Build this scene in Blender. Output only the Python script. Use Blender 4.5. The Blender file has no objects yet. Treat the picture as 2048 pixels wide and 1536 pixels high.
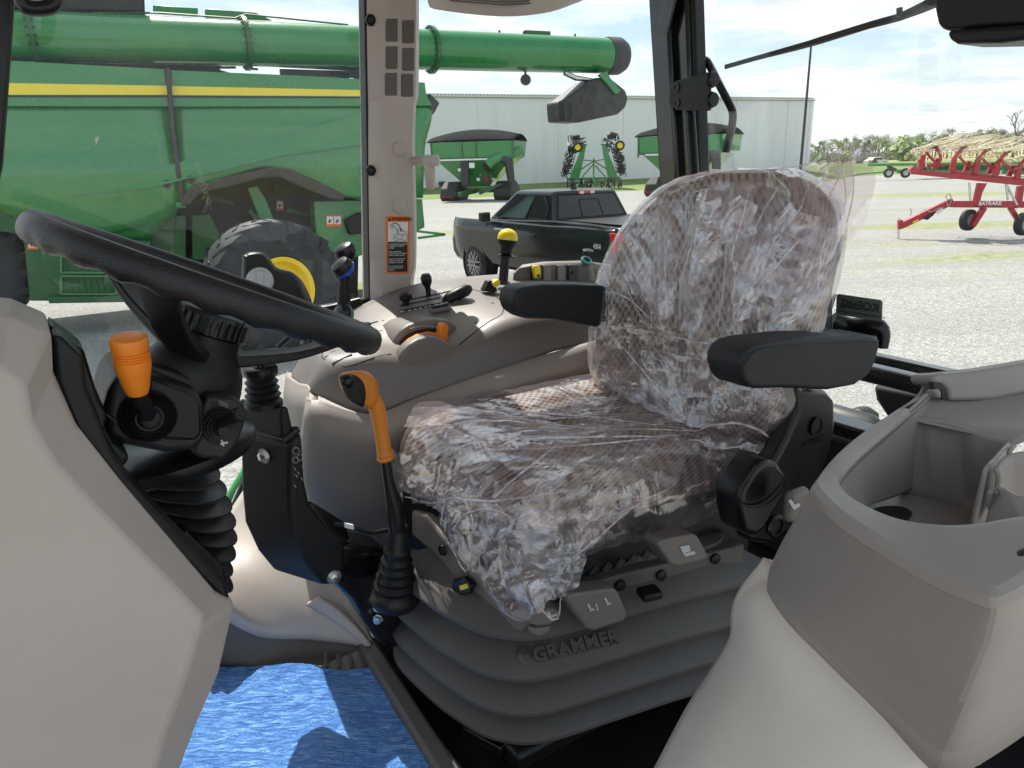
import bpy, bmesh, math, random
from mathutils import Vector, Matrix, noise
random.seed(7)
V=Vector
rad=math.radians
SC=bpy.context.scene
COL=SC.collection
# ---------------------------------------------------------------- camera frame
FPX=1462.0; PITCH=rad(16.9); ROLL=rad(1.5); PSI=rad(33); EYE=2.3
FW=V((0,math.cos(PITCH),-math.sin(PITCH))); U0=V((0,math.sin(PITCH),math.cos(PITCH))); H0=V((1,0,0))
RC=H0*math.cos(ROLL)-U0*math.sin(ROLL); UC=U0*math.cos(ROLL)+H0*math.sin(ROLL)
CF=V((-math.cos(PSI),-math.sin(PSI),0)); CRt=V((-math.sin(PSI),math.cos(PSI),0)); CU=V((0,0,1))
CAM=V((0,0,EYE))
def ray(x,y): return FW+RC*((x-1024)/FPX)-UC*((y-768)/FPX)
def K(x,y,D=None,F=None,R=None,U=None,Z=None):
    """point on a sight line: at axis distance D, or where it meets a cab plane F / R / U or the world height Z"""
    d=ray(x,y)
    if D is not None: t=D
    elif F is not None: t=F/d.dot(CF)
    elif R is not None: t=R/d.dot(CRt)
    elif U is not None: t=U/d.z
    else: t=(Z-EYE)/d.z
    return CAM+d*t
def CB(F,R,U): return CAM+CF*F+CRt*R+CU*U
def KL(pts,**k): return [K(x,y,**k) for x,y in pts]
def onv(x,y,A,B,off=0.0):
    """sight line meets the upright plane through ground points A,B (moved by off away from the eye)"""
    n=V((-(B-A).y,(B-A).x,0)).normalized()
    if n.dot(A-CAM)<0: n=-n
    d=ray(x,y); return CAM+d*(((A-CAM).dot(n)+off)/d.dot(n))
# ---------------------------------------------------------------- object helpers
WL={}   # world location of every object (none of the parents is rotated while it is being built)
def props(o,label=None,cat=None,group=None,kind=None):
    if label: o['label']=label
    if cat: o['category']=cat
    if group: o['group']=group
    if kind: o['kind']=kind
    return o
def thing(name,loc,label,cat,group=None,kind=None):
    o=bpy.data.objects.new(name,None); o.empty_display_size=.1; COL.objects.link(o)
    o.location=loc; WL[o]=V(loc); return props(o,label,cat,group,kind)
def mk(name,vs,fs,mat,parent=None,smooth=True,bevel=0,seg=2,sub=0,solid=0,uv=None,auto=40,off=-1.0,at=None):
    vs=[V(v) for v in vs]
    if parent is not None: L=WL[parent]
    elif at is not None: L=V(at)
    else:
        L=V((sum(v.x for v in vs)/len(vs),sum(v.y for v in vs)/len(vs),min(v.z for v in vs)))
    me=bpy.data.meshes.new(name); me.from_pydata([v-L for v in vs],[],fs)
    if uv:
        ul=me.uv_layers.new(name='UV')
        for l in me.loops: ul.data[l.index].uv=uv[l.vertex_index]
    bm=bmesh.new(); bm.from_mesh(me); bmesh.ops.remove_doubles(bm,verts=bm.verts,dist=1e-6) if not uv else None
    bmesh.ops.recalc_face_normals(bm,faces=bm.faces); bm.to_mesh(me); bm.free()
    if smooth: me.polygons.foreach_set('use_smooth',[True]*len(me.polygons))
    for m in (mat if isinstance(mat,(list,tuple)) else [mat]): me.materials.append(m)
    o=bpy.data.objects.new(name,me); COL.objects.link(o)
    WL[o]=L
    if parent is not None: o.parent=parent
    else: o.location=L
    if solid:
        m=o.modifiers.new('s','SOLIDIFY'); m.thickness=solid; m.offset=off
    if bevel:
        m=o.modifiers.new('b','BEVEL'); m.width=bevel; m.segments=seg; m.limit_method='ANGLE'; m.angle_limit=rad(30); m.harden_normals=False
        if smooth: set_sharp(me,auto)
    elif smooth and not sub: set_sharp(me,auto)
    if sub:
        m=o.modifiers.new('u','SUBSURF'); m.levels=sub; m.render_levels=sub
    return o
def set_sharp(me,ang):
    bm=bmesh.new(); bm.from_mesh(me); a=rad(ang)
    for e in bm.edges:
        e.smooth = not (len(e.link_faces)==2 and e.calc_face_angle(0)>a)
    bm.to_mesh(me); bm.free()
class MB:
    def __init__(s): s.v=[]; s.f=[]
    def add(s,vs,fs):
        n=len(s.v); s.v+= [V(v) for v in vs]; s.f+=[tuple(i+n for i in f) for f in fs]; return s
    def box(s,c,X,Y,Z):
        c,X,Y,Z=V(c),V(X)/2,V(Y)/2,V(Z)/2
        vs=[c+X*a+Y*b+Z*d for a in(-1,1) for b in(-1,1) for d in(-1,1)]
        return s.add(vs,[(0,1,3,2),(4,6,7,5),(0,4,5,1),(2,3,7,6),(0,2,6,4),(1,5,7,3)])
    def bar(s,a,b,w,h=None,up=V((0,0,1))):
        a,b=V(a),V(b); h=h or w; d=b-a; X=d.cross(up)
        if X.length<1e-6: X=d.cross(V((1,0,0)))
        X.normalize(); Y=X.cross(d).normalized()
        return s.box((a+b)/2,d,X*w,Y*h)
    def prism(s,pts,ext):
        pts=[V(p) for p in pts]; n=len(pts); ext=V(ext)
        return s.add(pts+[p+ext for p in pts],[tuple(range(n)),tuple(range(2*n-1,n-1,-1))]+[(i,(i+1)%n,n+(i+1)%n,n+i) for i in range(n)])
    def tube(s,pts,r,n=10,cap=True,smoothn=0):
        pts=[V(p) for p in pts]
        rs=list(r) if isinstance(r,(list,tuple)) else [r]*len(pts)
        if smoothn: pts,rs=crv_r(pts,rs,smoothn)
        m=len(pts); T=[(pts[min(i+1,m-1)]-pts[max(i-1,0)]).normalized() for i in range(m)]
        N=T[0].orthogonal().normalized(); vs=[]; 
        for i in range(m):
            N=(N-T[i]*N.dot(T[i])).normalized(); B=T[i].cross(N)
            for k in range(n):
                a=2*math.pi*k/n; vs.append(pts[i]+(N*math.cos(a)+B*math.sin(a))*rs[i])
        fs=[(i*n+k,i*n+(k+1)%n,(i+1)*n+(k+1)%n,(i+1)*n+k) for i in range(m-1) for k in range(n)]
        if cap: fs+=[tuple(range(n-1,-1,-1)),tuple(range((m-1)*n,m*n))]
        return s.add(vs,fs)
    def lathe(s,o,ax,prof,n=32,sx=1.0,ref=None,cap=True):
        """prof: (radius, height along ax)"""
        o=V(o); ax=V(ax).normalized(); N=(V(ref)-ax*V(ref).dot(ax)).normalized() if ref is not None else ax.orthogonal().normalized(); B=ax.cross(N); vs=[]
        for r,h in prof:
            for k in range(n):
                a=2*math.pi*k/n; vs.append(o+ax*h+(N*math.cos(a)*sx+B*math.sin(a))*max(r,1e-5))
        m=len(prof)
        fs=[(i*n+k,i*n+(k+1)%n,(i+1)*n+(k+1)%n,(i+1)*n+k) for i in range(m-1) for k in range(n)]
        if cap: fs+=[tuple(range(n-1,-1,-1)),tuple(range((m-1)*n,m*n))]
        return s.add(vs,fs)
    def mk(s,name,mat,parent=None,**k): return mk(name,s.v,s.f,mat,parent,**k)
def cr(p0,p1,p2,p3,t):
    return ((p1*2)+(p2-p0)*t+(p0*2-p1*5+p2*4-p3)*(t*t)+(p1*3-p0-p2*3+p3)*(t*t*t))*.5
def crv(P,n,closed=False):
    m=len(P); out=[]
    if closed:
        for i in range(m):
            for k in range(n): out.append(cr(P[(i-1)%m],P[i],P[(i+1)%m],P[(i+2)%m],k/n))
        return out
    for i in range(m-1):
        a=P[i-1] if i else P[0]*2-P[1]; d=P[i+2] if i+2<m else P[-1]*2-P[-2]
        for k in range(n): out.append(cr(a,P[i],P[i+1],d,k/n))
    out.append(P[-1]); return out
def crv_r(P,R,n):
    o=crv([V((*p,)) .to_4d() if False else V((p.x,p.y,p.z,r)) for p,r in zip(P,R)],n)
    return [V(q[:3]) for q in o],[max(q[3],1e-5) for q in o]
def grid(rows,n,m=None,closed=False):
    """Catmull-Rom surface through control rows; returns verts, faces, uv in metres"""
    m=m or n
    R=[crv([V(p) for p in r],n,closed) for r in rows]
    cols=[crv([r[j] for r in R],m) for j in range(len(R[0]))]
    nu=len(cols); nv=len(cols[0])
    vs=[cols[j][i] for i in range(nv) for j in range(nu)]
    fs=[(i*nu+j,i*nu+(j+1)%nu,(i+1)*nu+(j+1)%nu,(i+1)*nu+j) for i in range(nv-1) for j in range(nu if closed else nu-1)]
    uv=[(0,0)]*len(vs); mid=nv//2; us=[0.0]
    for j in range(1,nu): us.append(us[-1]+(vs[mid*nu+j]-vs[mid*nu+j-1]).length)
    mj=nu//3; vv=[0.0]
    for i in range(1,nv): vv.append(vv[-1]+(vs[i*nu+mj]-vs[(i-1)*nu+mj]).length)
    uv=[(us[j],vv[i]) for i in range(nv) for j in range(nu)]
    return vs,fs,uv,nu,nv
def loft(rings,n=4,m=4,cap=True):
    vs,fs,uv,nu,nv=grid(rings,n,m,True)
    if cap: fs=fs+[tuple(range(nu-1,-1,-1)),tuple(range((nv-1)*nu,nv*nu))]
    return vs,fs,uv
def prism(name,pts,ext,mat,parent,bevel=.004,seg=3,**k):
    return MB().prism(pts,ext).mk(name,mat,parent,bevel=bevel,seg=seg,**k)
def rbox(name,c,X,Y,Z,mat,parent,bevel=.004,seg=3,**k):
    return MB().box(c,X,Y,Z).mk(name,mat,parent,bevel=bevel,seg=seg,**k)
def text(name,s,org,xd,yd,size,mat,parent,ext=.0004,align='CENTER',bold=0,sp=1.0):
    cu=bpy.data.curves.new('t','FONT'); cu.body=s; cu.size=size; cu.align_x=align; cu.align_y='CENTER'; cu.offset=bold; cu.space_character=sp
    cu.resolution_u=3; ob=bpy.data.objects.new('t',cu); COL.objects.link(ob)
    bpy.context.view_layer.update()
    me=bpy.data.meshes.new_from_object(ob); vs=[v.co.copy() for v in me.vertices]; fs=[tuple(p.vertices) for p in me.polygons]
    bpy.data.objects.remove(ob); bpy.data.curves.remove(cu); bpy.data.meshes.remove(me)
    xd,yd=V(xd).normalized(),V(yd).normalized(); zd=xd.cross(yd)
    W=[V(org)+xd*v.x+yd*v.y for v in vs]
    if not W: return None
    return mk(name,W,fs,mat,parent,smooth=False,solid=ext,off=0)
def copy_tree(o,parent=None,loc=None,rotz=None,label=None,scale=None):
    c=o.copy(); COL.objects.link(c)
    if parent is not None: c.parent=parent
    if loc is not None: c.location=loc
    if rotz is not None: c.rotation_euler=(0,0,rotz)
    if scale is not None: c.scale=(scale,)*3
    if label: c['label']=label
    for ch in list(o.children): copy_tree(ch,c)
    return c
from mathutils.bvhtree import BVHTree
_B={}
def S(x,y,o,lift=0.0,alt=None):
    """where a sight line first meets a surface that is already built, lifted off it"""
    if o not in _B:
        bpy.context.view_layer.update(); dg=bpy.context.evaluated_depsgraph_get()
        _B[o]=(BVHTree.FromObject(o,dg),o.matrix_world.copy())
    b,M_=_B[o]; Mi=M_.inverted(); d=ray(x,y).normalized()
    h=b.ray_cast(Mi@CAM,Mi.to_3x3()@d)
    if h[0] is None: return alt if alt is not None else b_near(b,M_,Mi,x,y)
    n=(M_.to_3x3()@h[1]).normalized(); n=n if n.dot(d)<0 else -n
    return M_@h[0]+n*lift
def b_near(b,M_,Mi,x,y):
    q=Mi@(CAM+ray(x,y)*1.5); return M_@b.find_nearest(q)[0]
def spatch(name,pts,o,mat,parent,lift=.0008,th=.0006,n=1):
    """thin sheet laid on a built surface"""
    P=[S(x,y,o,lift) for x,y in pts]; N=(P[1]-P[0]).cross(P[2]-P[0]).normalized(); N=N if N.dot(CAM-P[0])>0 else -N
    return prism(name,P,N*th,mat,parent,0)
def stube(pts,o,r,mb,lift=0,sm=3):
    return mb.tube([S(x,y,o,lift) for x,y in pts],r,6,smoothn=sm)
# ---------------------------------------------------------------- materials
class NT:
    def __init__(s,name):
        s.m=bpy.data.materials.new(name); s.m.use_nodes=True; s.t=s.m.node_tree; s.t.nodes.clear()
        s.out=s.n('ShaderNodeOutputMaterial')
    def n(s,ty,**k):
        x=s.t.nodes.new(ty)
        for a,b in k.items():
            if a.startswith('i_'):
                q=a[2:].replace('_',' '); x.inputs[int(q) if q.isdigit() else q].default_value=b
            else: setattr(x,a,b)
        return x
    def l(s,a,b): s.t.links.new(a,b)
    def math(s,op,a,b=None,c=None,clamp=False):
        x=s.n('ShaderNodeMath',operation=op,use_clamp=clamp)
        for i,q in enumerate((a,b,c)):
            if q is None: continue
            if isinstance(q,(int,float)): x.inputs[i].default_value=q
            else: s.l(q,x.inputs[i])
        return x.outputs[0]
    def ramp(s,fac,stops,interp='LINEAR'):
        r=s.n('ShaderNodeValToRGB'); r.color_ramp.interpolation=interp; e=r.color_ramp.elements
        while len(e)<len(stops): e.new(.5)
        for q,(p,c) in zip(e,stops): q.position=p; q.color=(*c,1) if len(c)==3 else c
        s.l(fac,r.inputs[0]); return r.outputs[0]
    def noise(s,vec,scale,detail=3,rough=.5,dist=0,ty=None):
        x=s.n('ShaderNodeTexNoise',i_Scale=scale,i_Detail=detail,i_Roughness=rough,i_Distortion=dist)
        if ty: x.noise_type=ty
        if vec is not None: s.l(vec,x.inputs['Vector'])
        return x.outputs[0]
    def coord(s,w='Object',scale=None,rot=None):
        c=s.n('ShaderNodeTexCoord').outputs[w]
        if scale is not None or rot is not None:
            m=s.n('ShaderNodeMapping'); s.l(c,m.inputs[0])
            if scale is not None: m.inputs['Scale'].default_value=scale
            if rot is not None: m.inputs['Rotation'].default_value=rot
            c=m.outputs[0]
        return c
    def bump(s,h,strength=.2,dist=.001,norm=None):
        b=s.n('ShaderNodeBump',i_Strength=strength,i_Distance=dist); s.l(h,b.inputs['Height'])
        if norm is not None: s.l(norm,b.inputs['Normal'])
        return b.outputs[0]
    def mix(s,fac,a,b,mode='MIX'):
        x=s.n('ShaderNodeMix',data_type='RGBA',blend_type=mode)
        for sock,q in ((x.inputs['Factor'],fac),(x.inputs['A'],a),(x.inputs['B'],b)) if False else ((x.inputs[0],fac),(x.inputs[6],a),(x.inputs[7],b)):
            if isinstance(q,(int,float)): sock.default_value=q
            elif isinstance(q,(tuple,list)): sock.default_value=(*q,1)
            else: s.l(q,sock)
        return x.outputs[2]
    def pr(s,col,rough=.5,metal=0,spec=.5,normal=None,coat=0,**k):
        p=s.n('ShaderNodeBsdfPrincipled')
        for nm,q in (('Base Color',col),('Roughness',rough),('Metallic',metal),('Specular IOR Level',spec),('Coat Weight',coat)):
            if isinstance(q,(int,float)): p.inputs[nm].default_value=q
            elif isinstance(q,(tuple,list)): p.inputs[nm].default_value=(*q,1)
            else: s.l(q,p.inputs[nm])
        if coat: p.inputs['Coat Roughness'].default_value=.04
        if normal is not None: s.l(normal,p.inputs['Normal'])
        for a,b in k.items(): p.inputs[a.replace('_',' ')].default_value=b
        return p.outputs[0]
    def done(s,sh): s.l(sh,s.out.inputs[0]); return s.m
def plastic(name,col,rough=.45,grain=900,gs=.25,gd=.0003,var=.12,metal=0,coat=0,dirt=0,spec=.5):
    t=NT(name); c=t.coord()
    n1=t.noise(c,7,4); n2=t.noise(c,grain,2)
    lo=tuple(x*(1-var) for x in col); hi=tuple(min(1,x*(1+var)) for x in col)
    base=t.ramp(n1,[(.3,lo),(.7,hi)])
    if dirt:
        d=t.noise(c,140,5,.7); d=t.ramp(d,[(.6,(0,0,0)),(.75,(dirt,)*3)])
        base=t.mix(d,base,(.35,.33,.3))
    rr=t.math('ADD',t.math('MULTIPLY',t.noise(c,23,4),.16),rough-.08)
    return t.done(t.pr(base,rr,metal,spec,t.bump(n2,gs,gd) if gs else None,coat))
M={}
M['beige']=plastic('beige_plastic',(.46,.405,.364),.5,420,.5,.0006,.06)
M['taupe_box']=plastic('taupe_bin_plastic',(.29,.257,.235),.46,420,.5,.0006,.06)
M['beige_mid']=plastic('mid_beige_plastic',(.30,.268,.243),.5,420,.45,.0006,.06)
M['beige_light']=plastic('beige_leather_plastic',(.62,.565,.51),.55,260,.4,.0007,.05)
M['taupe']=plastic('taupe_plastic',(.170,.150,.137),.46,420,.5,.0006,.06)
M['beige_dark']=plastic('dark_taupe_insert',(.10,.092,.086),.6,700,.3,.0004,.05)
M['bellow']=plastic('grey_taupe_rubber',(.082,.077,.075),.6,300,.25,.0005,.1)
M['black']=plastic('black_plastic',(.006,.006,.0068),.42,800,.35,.0004,.2,spec=.35)
M['black_s']=plastic('satin_black_plastic',(.006,.006,.0068),.3,300,.1,.0003,.2,spec=.4)
M['black_paint']=plastic('black_gloss_paint',(.006,.006,.007),.18,60,.05,.0005,.2,coat=.4)
M['armrest']=plastic('charcoal_armrest_foam',(.009,.010,.012),.5,700,.8,.0008,.2,spec=.4)
M['wheelgrip']=plastic('black_leather_grain_rim',(.009,.009,.011),.40,600,1.0,.0009,.2,spec=.45)
M['rubber']=plastic('black_rubber',(.008,.008,.009),.45,120,.2,.0006,.2,spec=.35)
M['gaiter']=plastic('pleated_black_rubber',(.014,.014,.015),.42,120,.2,.0006,.2)
M['dusty_black']=plastic('dusty_black_plastic',(.008,.008,.0085),.5,500,.3,.0004,.2,dirt=.25)
M['orange']=plastic('orange_plastic',(.80,.22,.012),.42,900,.15,.0002,.04)
M['lever_orange']=plastic('amber_orange_plastic',(.62,.20,.015),.42,900,.15,.0002,.04)
M['yellow']=plastic('yellow_plastic',(.82,.62,.01),.3,900,.1,.0002,.04)
M['blue']=plastic('blue_plastic',(.02,.09,.55),.35,900,.1,.0002,.04)
M['white']=plastic('white_print',(.75,.75,.75),.5,900,.0,.0002,.03)
M['greymark']=plastic('grey_print',(.42,.41,.40),.6,900,.0,.0002,.03)
M['silver']=plastic('silver_plastic',(.5,.51,.53),.35,900,.1,.0002,.03)
M['steel']=plastic('zinc_steel',(.62,.62,.60),.28,200,.1,.0002,.1,metal=1)
M['chrome']=plastic('chrome_rod',(.7,.7,.7),.12,200,.05,.0002,.05,metal=1)
M['warn_orange']=plastic('warning_orange',(.85,.17,.02),.45,900,0,.0002,.02)
M['ink']=plastic('black_ink',(.012,.012,.012),.45,900,0,.0002,.02)
M['teal']=plastic('teal_ring',(.05,.16,.15),.3,900,.05,.0002,.05)
M['card']=plastic('grey_green_card',(.13,.15,.135),.45,900,.05,.0002,.03)
M['card_ink']=plastic('dark_card_ink',(.035,.045,.04),.45,900,0,.0002,.03)
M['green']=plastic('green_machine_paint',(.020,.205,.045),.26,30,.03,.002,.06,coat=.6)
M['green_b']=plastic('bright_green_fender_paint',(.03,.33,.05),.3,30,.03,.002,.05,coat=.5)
M['green_dark']=plastic('dark_green_chassis_paint',(.014,.1,.026),.4,30,.1,.002,.15,coat=.2)  # darker, duller green for chassis and bracket parts
M['dkplate']=plastic('dark_machine_plastic',(.03,.032,.034),.5,60,.2,.002,.2)
M['spout']=plastic('weathered_black_spout',(.045,.042,.042),.55,40,.2,.002,.35)
M['stripe']=plastic('yellow_stripe_paint',(.85,.66,.02),.35,30,.0,.002,.03,coat=.4)
M['red']=plastic('red_implement_paint',(.42,.012,.03),.35,30,.1,.002,.12,coat=.3)
M['tine']=plastic('straw_coloured_tines',(.66,.58,.40),.5,50,.1,.001,.15)
M['tarp']=plastic('black_tarp',(.008,.009,.012),.9,3,.4,.02,.25,spec=.1)
M['tyre']=plastic('tyre_rubber',(.028,.029,.031),.75,40,.3,.003,.3,dirt=.2)
M['tyre_dusty']=plastic('dusty_tyre_rubber',(.026,.028,.031),.65,12,.3,.004,.3,dirt=.12)
M['rim_yellow']=plastic('yellow_rim_paint',(.85,.60,.01),.35,20,.0,.002,.04,coat=.3)
M['rim_grey']=plastic('grey_alloy',(.35,.35,.36),.35,20,.0,.002,.05,metal=.7)
M['rust']=plastic('rusty_red_steel',(.16,.045,.025),.7,30,.3,.003,.3)
M['truck']=plastic('black_metallic_car_paint',(.003,.0045,.007),.16,800,.0,.0002,.1,coat=.1,spec=.4)
M['lamp_red']=plastic('red_lamp_lens',(.6,.01,.02),.15,200,.05,.001,.1,coat=1)
M['lamp_white']=plastic('clear_lamp_lens',(.75,.7,.7),.15,200,.05,.001,.1,coat=1)
M['trunk']=plastic('bark',(.10,.08,.06),.9,20,.5,.02,.3)
M['leaf_a']=plastic('spring_leaf_green',(.17,.23,.08),.7,3,.0,.02,.35)  # this and the next two leaf colours are lightened to hold distance haze
M['leaf_b']=plastic('grey_green_budding_twigs',(.21,.21,.14),.8,3,.0,.02,.35)
M['leaf_c']=plastic('yellow_green_leaf',(.24,.31,.10),.7,3,.0,.02,.3)
M['leaf_d']=plastic('dark_conifer_green',(.04,.075,.035),.8,3,.0,.02,.3)
M['pole']=plastic('dark_bronze_pole_paint',(.05,.05,.05),.5,20,.1,.002,.1)
M['concrete']=plastic('grey_block_wall',(.3,.3,.3),.8,4,.1,.02,.15)
def m_glass(name,tint=(.955,.965,.96),haze=.03,refl=1.0):
    t=NT(name); c=t.coord()
    tr=t.n('ShaderNodeBsdfTransparent',i_Color=(*tint,1))
    gl=t.n('ShaderNodeBsdfGlossy',i_Roughness=.01,i_Color=(1,1,1,1))
    lw_=t.n('ShaderNodeLayerWeight',i_Blend=.5)
    fr=t.math('MULTIPLY',t.math('MULTIPLY_ADD',t.math('POWER',lw_.outputs['Facing'],5.0),.9,.04),refl)
    m1=t.n('ShaderNodeMixShader'); t.l(fr,m1.inputs[0]); t.l(tr.outputs[0],m1.inputs[1]); t.l(gl.outputs[0],m1.inputs[2])
    d=t.n('ShaderNodeBsdfDiffuse',i_Color=(.8,.8,.8,1))
    sp=t.ramp(t.noise(c,260,2,.6),[(.70,(0,0,0)),(.78,(.5,)*3)])      # dust specks
    st=t.ramp(t.noise(t.coord('Object',(1.2,1.2,14)),3,4,.6),[(.35,(haze*.3,)*3),(.8,(haze*1.6,)*3)])  # streaky haze that also puts pale reflections into the glass
    f=t.math('ADD',t.math('MULTIPLY',sp,haze*5),st)
    m2=t.n('ShaderNodeMixShader'); t.l(f,m2.inputs[0]); t.l(m1.outputs[0],m2.inputs[1]); t.l(d.outputs[0],m2.inputs[2])
    return t.done(m2.outputs[0])
M['glass']=m_glass('dusty_hazed_glass',haze=.009,refl=.42)
M['glass_q']=m_glass('quarter_window_glass',haze=.001,refl=.14)
M['glass_clear']=m_glass('clear_window_glass',(.97,.98,.975),.006,.6)
def m_carglass():
    t=NT('dark_car_glass'); return t.done(t.pr((.006,.009,.011),.03,0,.5))
M['carglass']=m_carglass()
def m_carglass2():
    t=NT('pale_car_glass'); return t.done(t.pr((.05,.09,.09),.03,0,1.0,coat=.5))
M['carglass_b']=m_carglass2()
def m_fabric():
    t=NT('woven_tan_brown_fabric'); c=t.coord('UV'); s=t.n('ShaderNodeSeparateXYZ')
    w=t.n('ShaderNodeVectorMath',operation='ADD'); nz=t.n('ShaderNodeTexNoise',i_Scale=900.,i_Detail=1.); t.l(c,nz.inputs['Vector'])
    sc=t.n('ShaderNodeVectorMath',operation='SCALE'); sc.inputs['Scale'].default_value=.0022; t.l(nz.outputs['Color'],sc.inputs[0])
    t.l(c,w.inputs[0]); t.l(sc.outputs[0],w.inputs[1]); t.l(w.outputs[0],s.inputs[0])
    u,v=s.outputs[0],s.outputs[1]; P=2*math.pi/.0125
    a=t.math('MULTIPLY',t.math('ADD',u,v),P*.72); b=t.math('MULTIPLY',t.math('SUBTRACT',u,v),P*.72)
    q=t.math('ADD',t.math('COSINE',a),t.math('COSINE',b))
    q=t.math('ADD',q,t.math('MULTIPLY',t.math('COSINE',t.math('MULTIPLY',u,P*3)),.45))
    mk_=t.ramp(t.math('MULTIPLY_ADD',q,.2,.5),[(.52,(0,0,0)),(.60,(1,1,1))])
    th=t.noise(c,1500,1); base=t.ramp(th,[(.3,(.42,.34,.265)),(.7,(.62,.525,.42))])
    col=t.mix(mk_,base,(.10,.074,.06))
    big=t.noise(c,5,2); col=t.mix(t.math('MULTIPLY',big,.25),col,(.2,.15,.12))
    return t.done(t.pr(col,.9,0,.2,t.bump(t.math('SUBTRACT',th,t.math('MULTIPLY',mk_,.6)),.7,.0012)))
M['fabric']=m_fabric()
def m_film():
    t=NT('crinkled_clear_film'); uv=t.coord('UV')
    def st(sx,sy,rot,scale,det,dist):
        m=t.n('ShaderNodeMapping'); t.l(uv,m.inputs[0]); m.inputs['Scale'].default_value=(sx,sy,1); m.inputs['Rotation'].default_value=(0,0,rot)
        return t.noise(m.outputs[0],scale,det,.6,dist,'RIDGED_MULTIFRACTAL')
    r1=st(1,.12,.35,105,5,.35); r2=st(.14,1,-.35,95,5,.45); r3=st(1,.4,1.1,240,3,.8); r4=st(1,.10,-.9,24,3,.3)
    n=t.noise(uv,9,4,.6,.6)
    mask=t.ramp(t.noise(uv,8,4,.6,.8),[(.40,(.10,)*3),(.60,(1,)*3)])
    h=t.math('ADD',t.math('MULTIPLY',r1,.8),t.math('ADD',t.math('MULTIPLY',r2,.7),t.math('ADD',t.math('MULTIPLY',r3,.25),t.math('MULTIPLY',r4,1.3))))
    bmp=t.bump(t.math('MULTIPLY',h,mask),1.0,.0017)
    mx_=t.math('MAXIMUM',t.math('MAXIMUM',r1,r2),t.math('MULTIPLY',r4,.95))
    line=t.math('MULTIPLY',t.ramp(t.math('MULTIPLY',mx_,.5),[(.68,(0,0,0)),(.88,(1,1,1))]),mask)  # whitens ridge lines, wrinkle highlights put into the film's colour
    tr=t.n('ShaderNodeBsdfTransparent',i_Color=(.955,.92,.93,1))
    df=t.n('ShaderNodeBsdfDiffuse',i_Color=(.85,.76,.80,1)); tl=t.n('ShaderNodeBsdfTranslucent',i_Color=(.9,.82,.85,1)); t.l(bmp,df.inputs['Normal'])
    dm=t.n('ShaderNodeMixShader',i_0=.45); t.l(df.outputs[0],dm.inputs[1]); t.l(tl.outputs[0],dm.inputs[2])
    f=t.math('ADD',t.math('MULTIPLY',line,.45),t.math('MULTIPLY_ADD',n,.12,.07),clamp=True)
    m1=t.n('ShaderNodeMixShader'); t.l(f,m1.inputs[0]); t.l(tr.outputs[0],m1.inputs[1]); t.l(dm.outputs[0],m1.inputs[2])
    gl=t.n('ShaderNodeBsdfGlossy',i_Roughness=.14,i_Color=(1,1,1,1)); t.l(bmp,gl.inputs['Normal'])
    lw_=t.n('ShaderNodeLayerWeight',i_Blend=.5); t.l(bmp,lw_.inputs['Normal'])
    fr=t.math('MULTIPLY_ADD',t.math('POWER',lw_.outputs['Facing'],3.0),.70,t.math('MULTIPLY_ADD',mask,.15,.06),clamp=True)
    m2=t.n('ShaderNodeMixShader'); t.l(fr,m2.inputs[0]); t.l(m1.outputs[0],m2.inputs[1]); t.l(gl.outputs[0],m2.inputs[2])
    return t.done(m2.outputs[0])
M['film']=m_film()
def m_fold():
    t=NT('gathered_film_fold'); c=t.coord(); n=t.noise(c,60,4,.7)  # whitened film along the folds, their bright streaks put into its colour
    tr=t.n('ShaderNodeBsdfTransparent',i_Color=(.97,.94,.95,1)); p=t.n('ShaderNodeBsdfPrincipled'); p.inputs['Base Color'].default_value=(.9,.82,.86,1); p.inputs['Roughness'].default_value=.15; p.inputs['Specular IOR Level'].default_value=1
    m1=t.n('ShaderNodeMixShader'); t.l(t.ramp(n,[(.35,(.15,)*3),(.62,(.85,)*3)]),m1.inputs[0]); t.l(tr.outputs[0],m1.inputs[1]); t.l(p.outputs[0],m1.inputs[2])
    return t.done(m1.outputs[0])
M['fold']=m_fold()
def m_tarp():
    t=NT('blue_woven_floor_film'); c=t.coord('Object'); 
    wrinkle=t.noise(t.coord('Object',(1,1,1),(0,0,-.9)),1,1)
    mp=t.coord('Object',(9,45,9),(0,0,rad(-28)))
    w=t.noise(mp,3.2,5,.6,1.2); w2=t.noise(t.coord('Object',(60,8,9),(0,0,rad(-28))),3,3,.6,.6); f=t.noise(c,420,2)
    h=t.math('ADD',t.math('MULTIPLY',w,1.0),t.math('ADD',t.math('MULTIPLY',w2,.3),t.math('MULTIPLY',f,.25)))
    col=t.ramp(w,[(.3,(.022,.11,.42)),(.5,(.06,.24,.66)),(.72,(.25,.50,.88))])  # dark creases and pale crests, shade and sunlight put into the colour
    return t.done(t.pr(col,.24,0,1.0,t.bump(h,1.0,.009)))
M['tarp_blue']=m_tarp()
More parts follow.
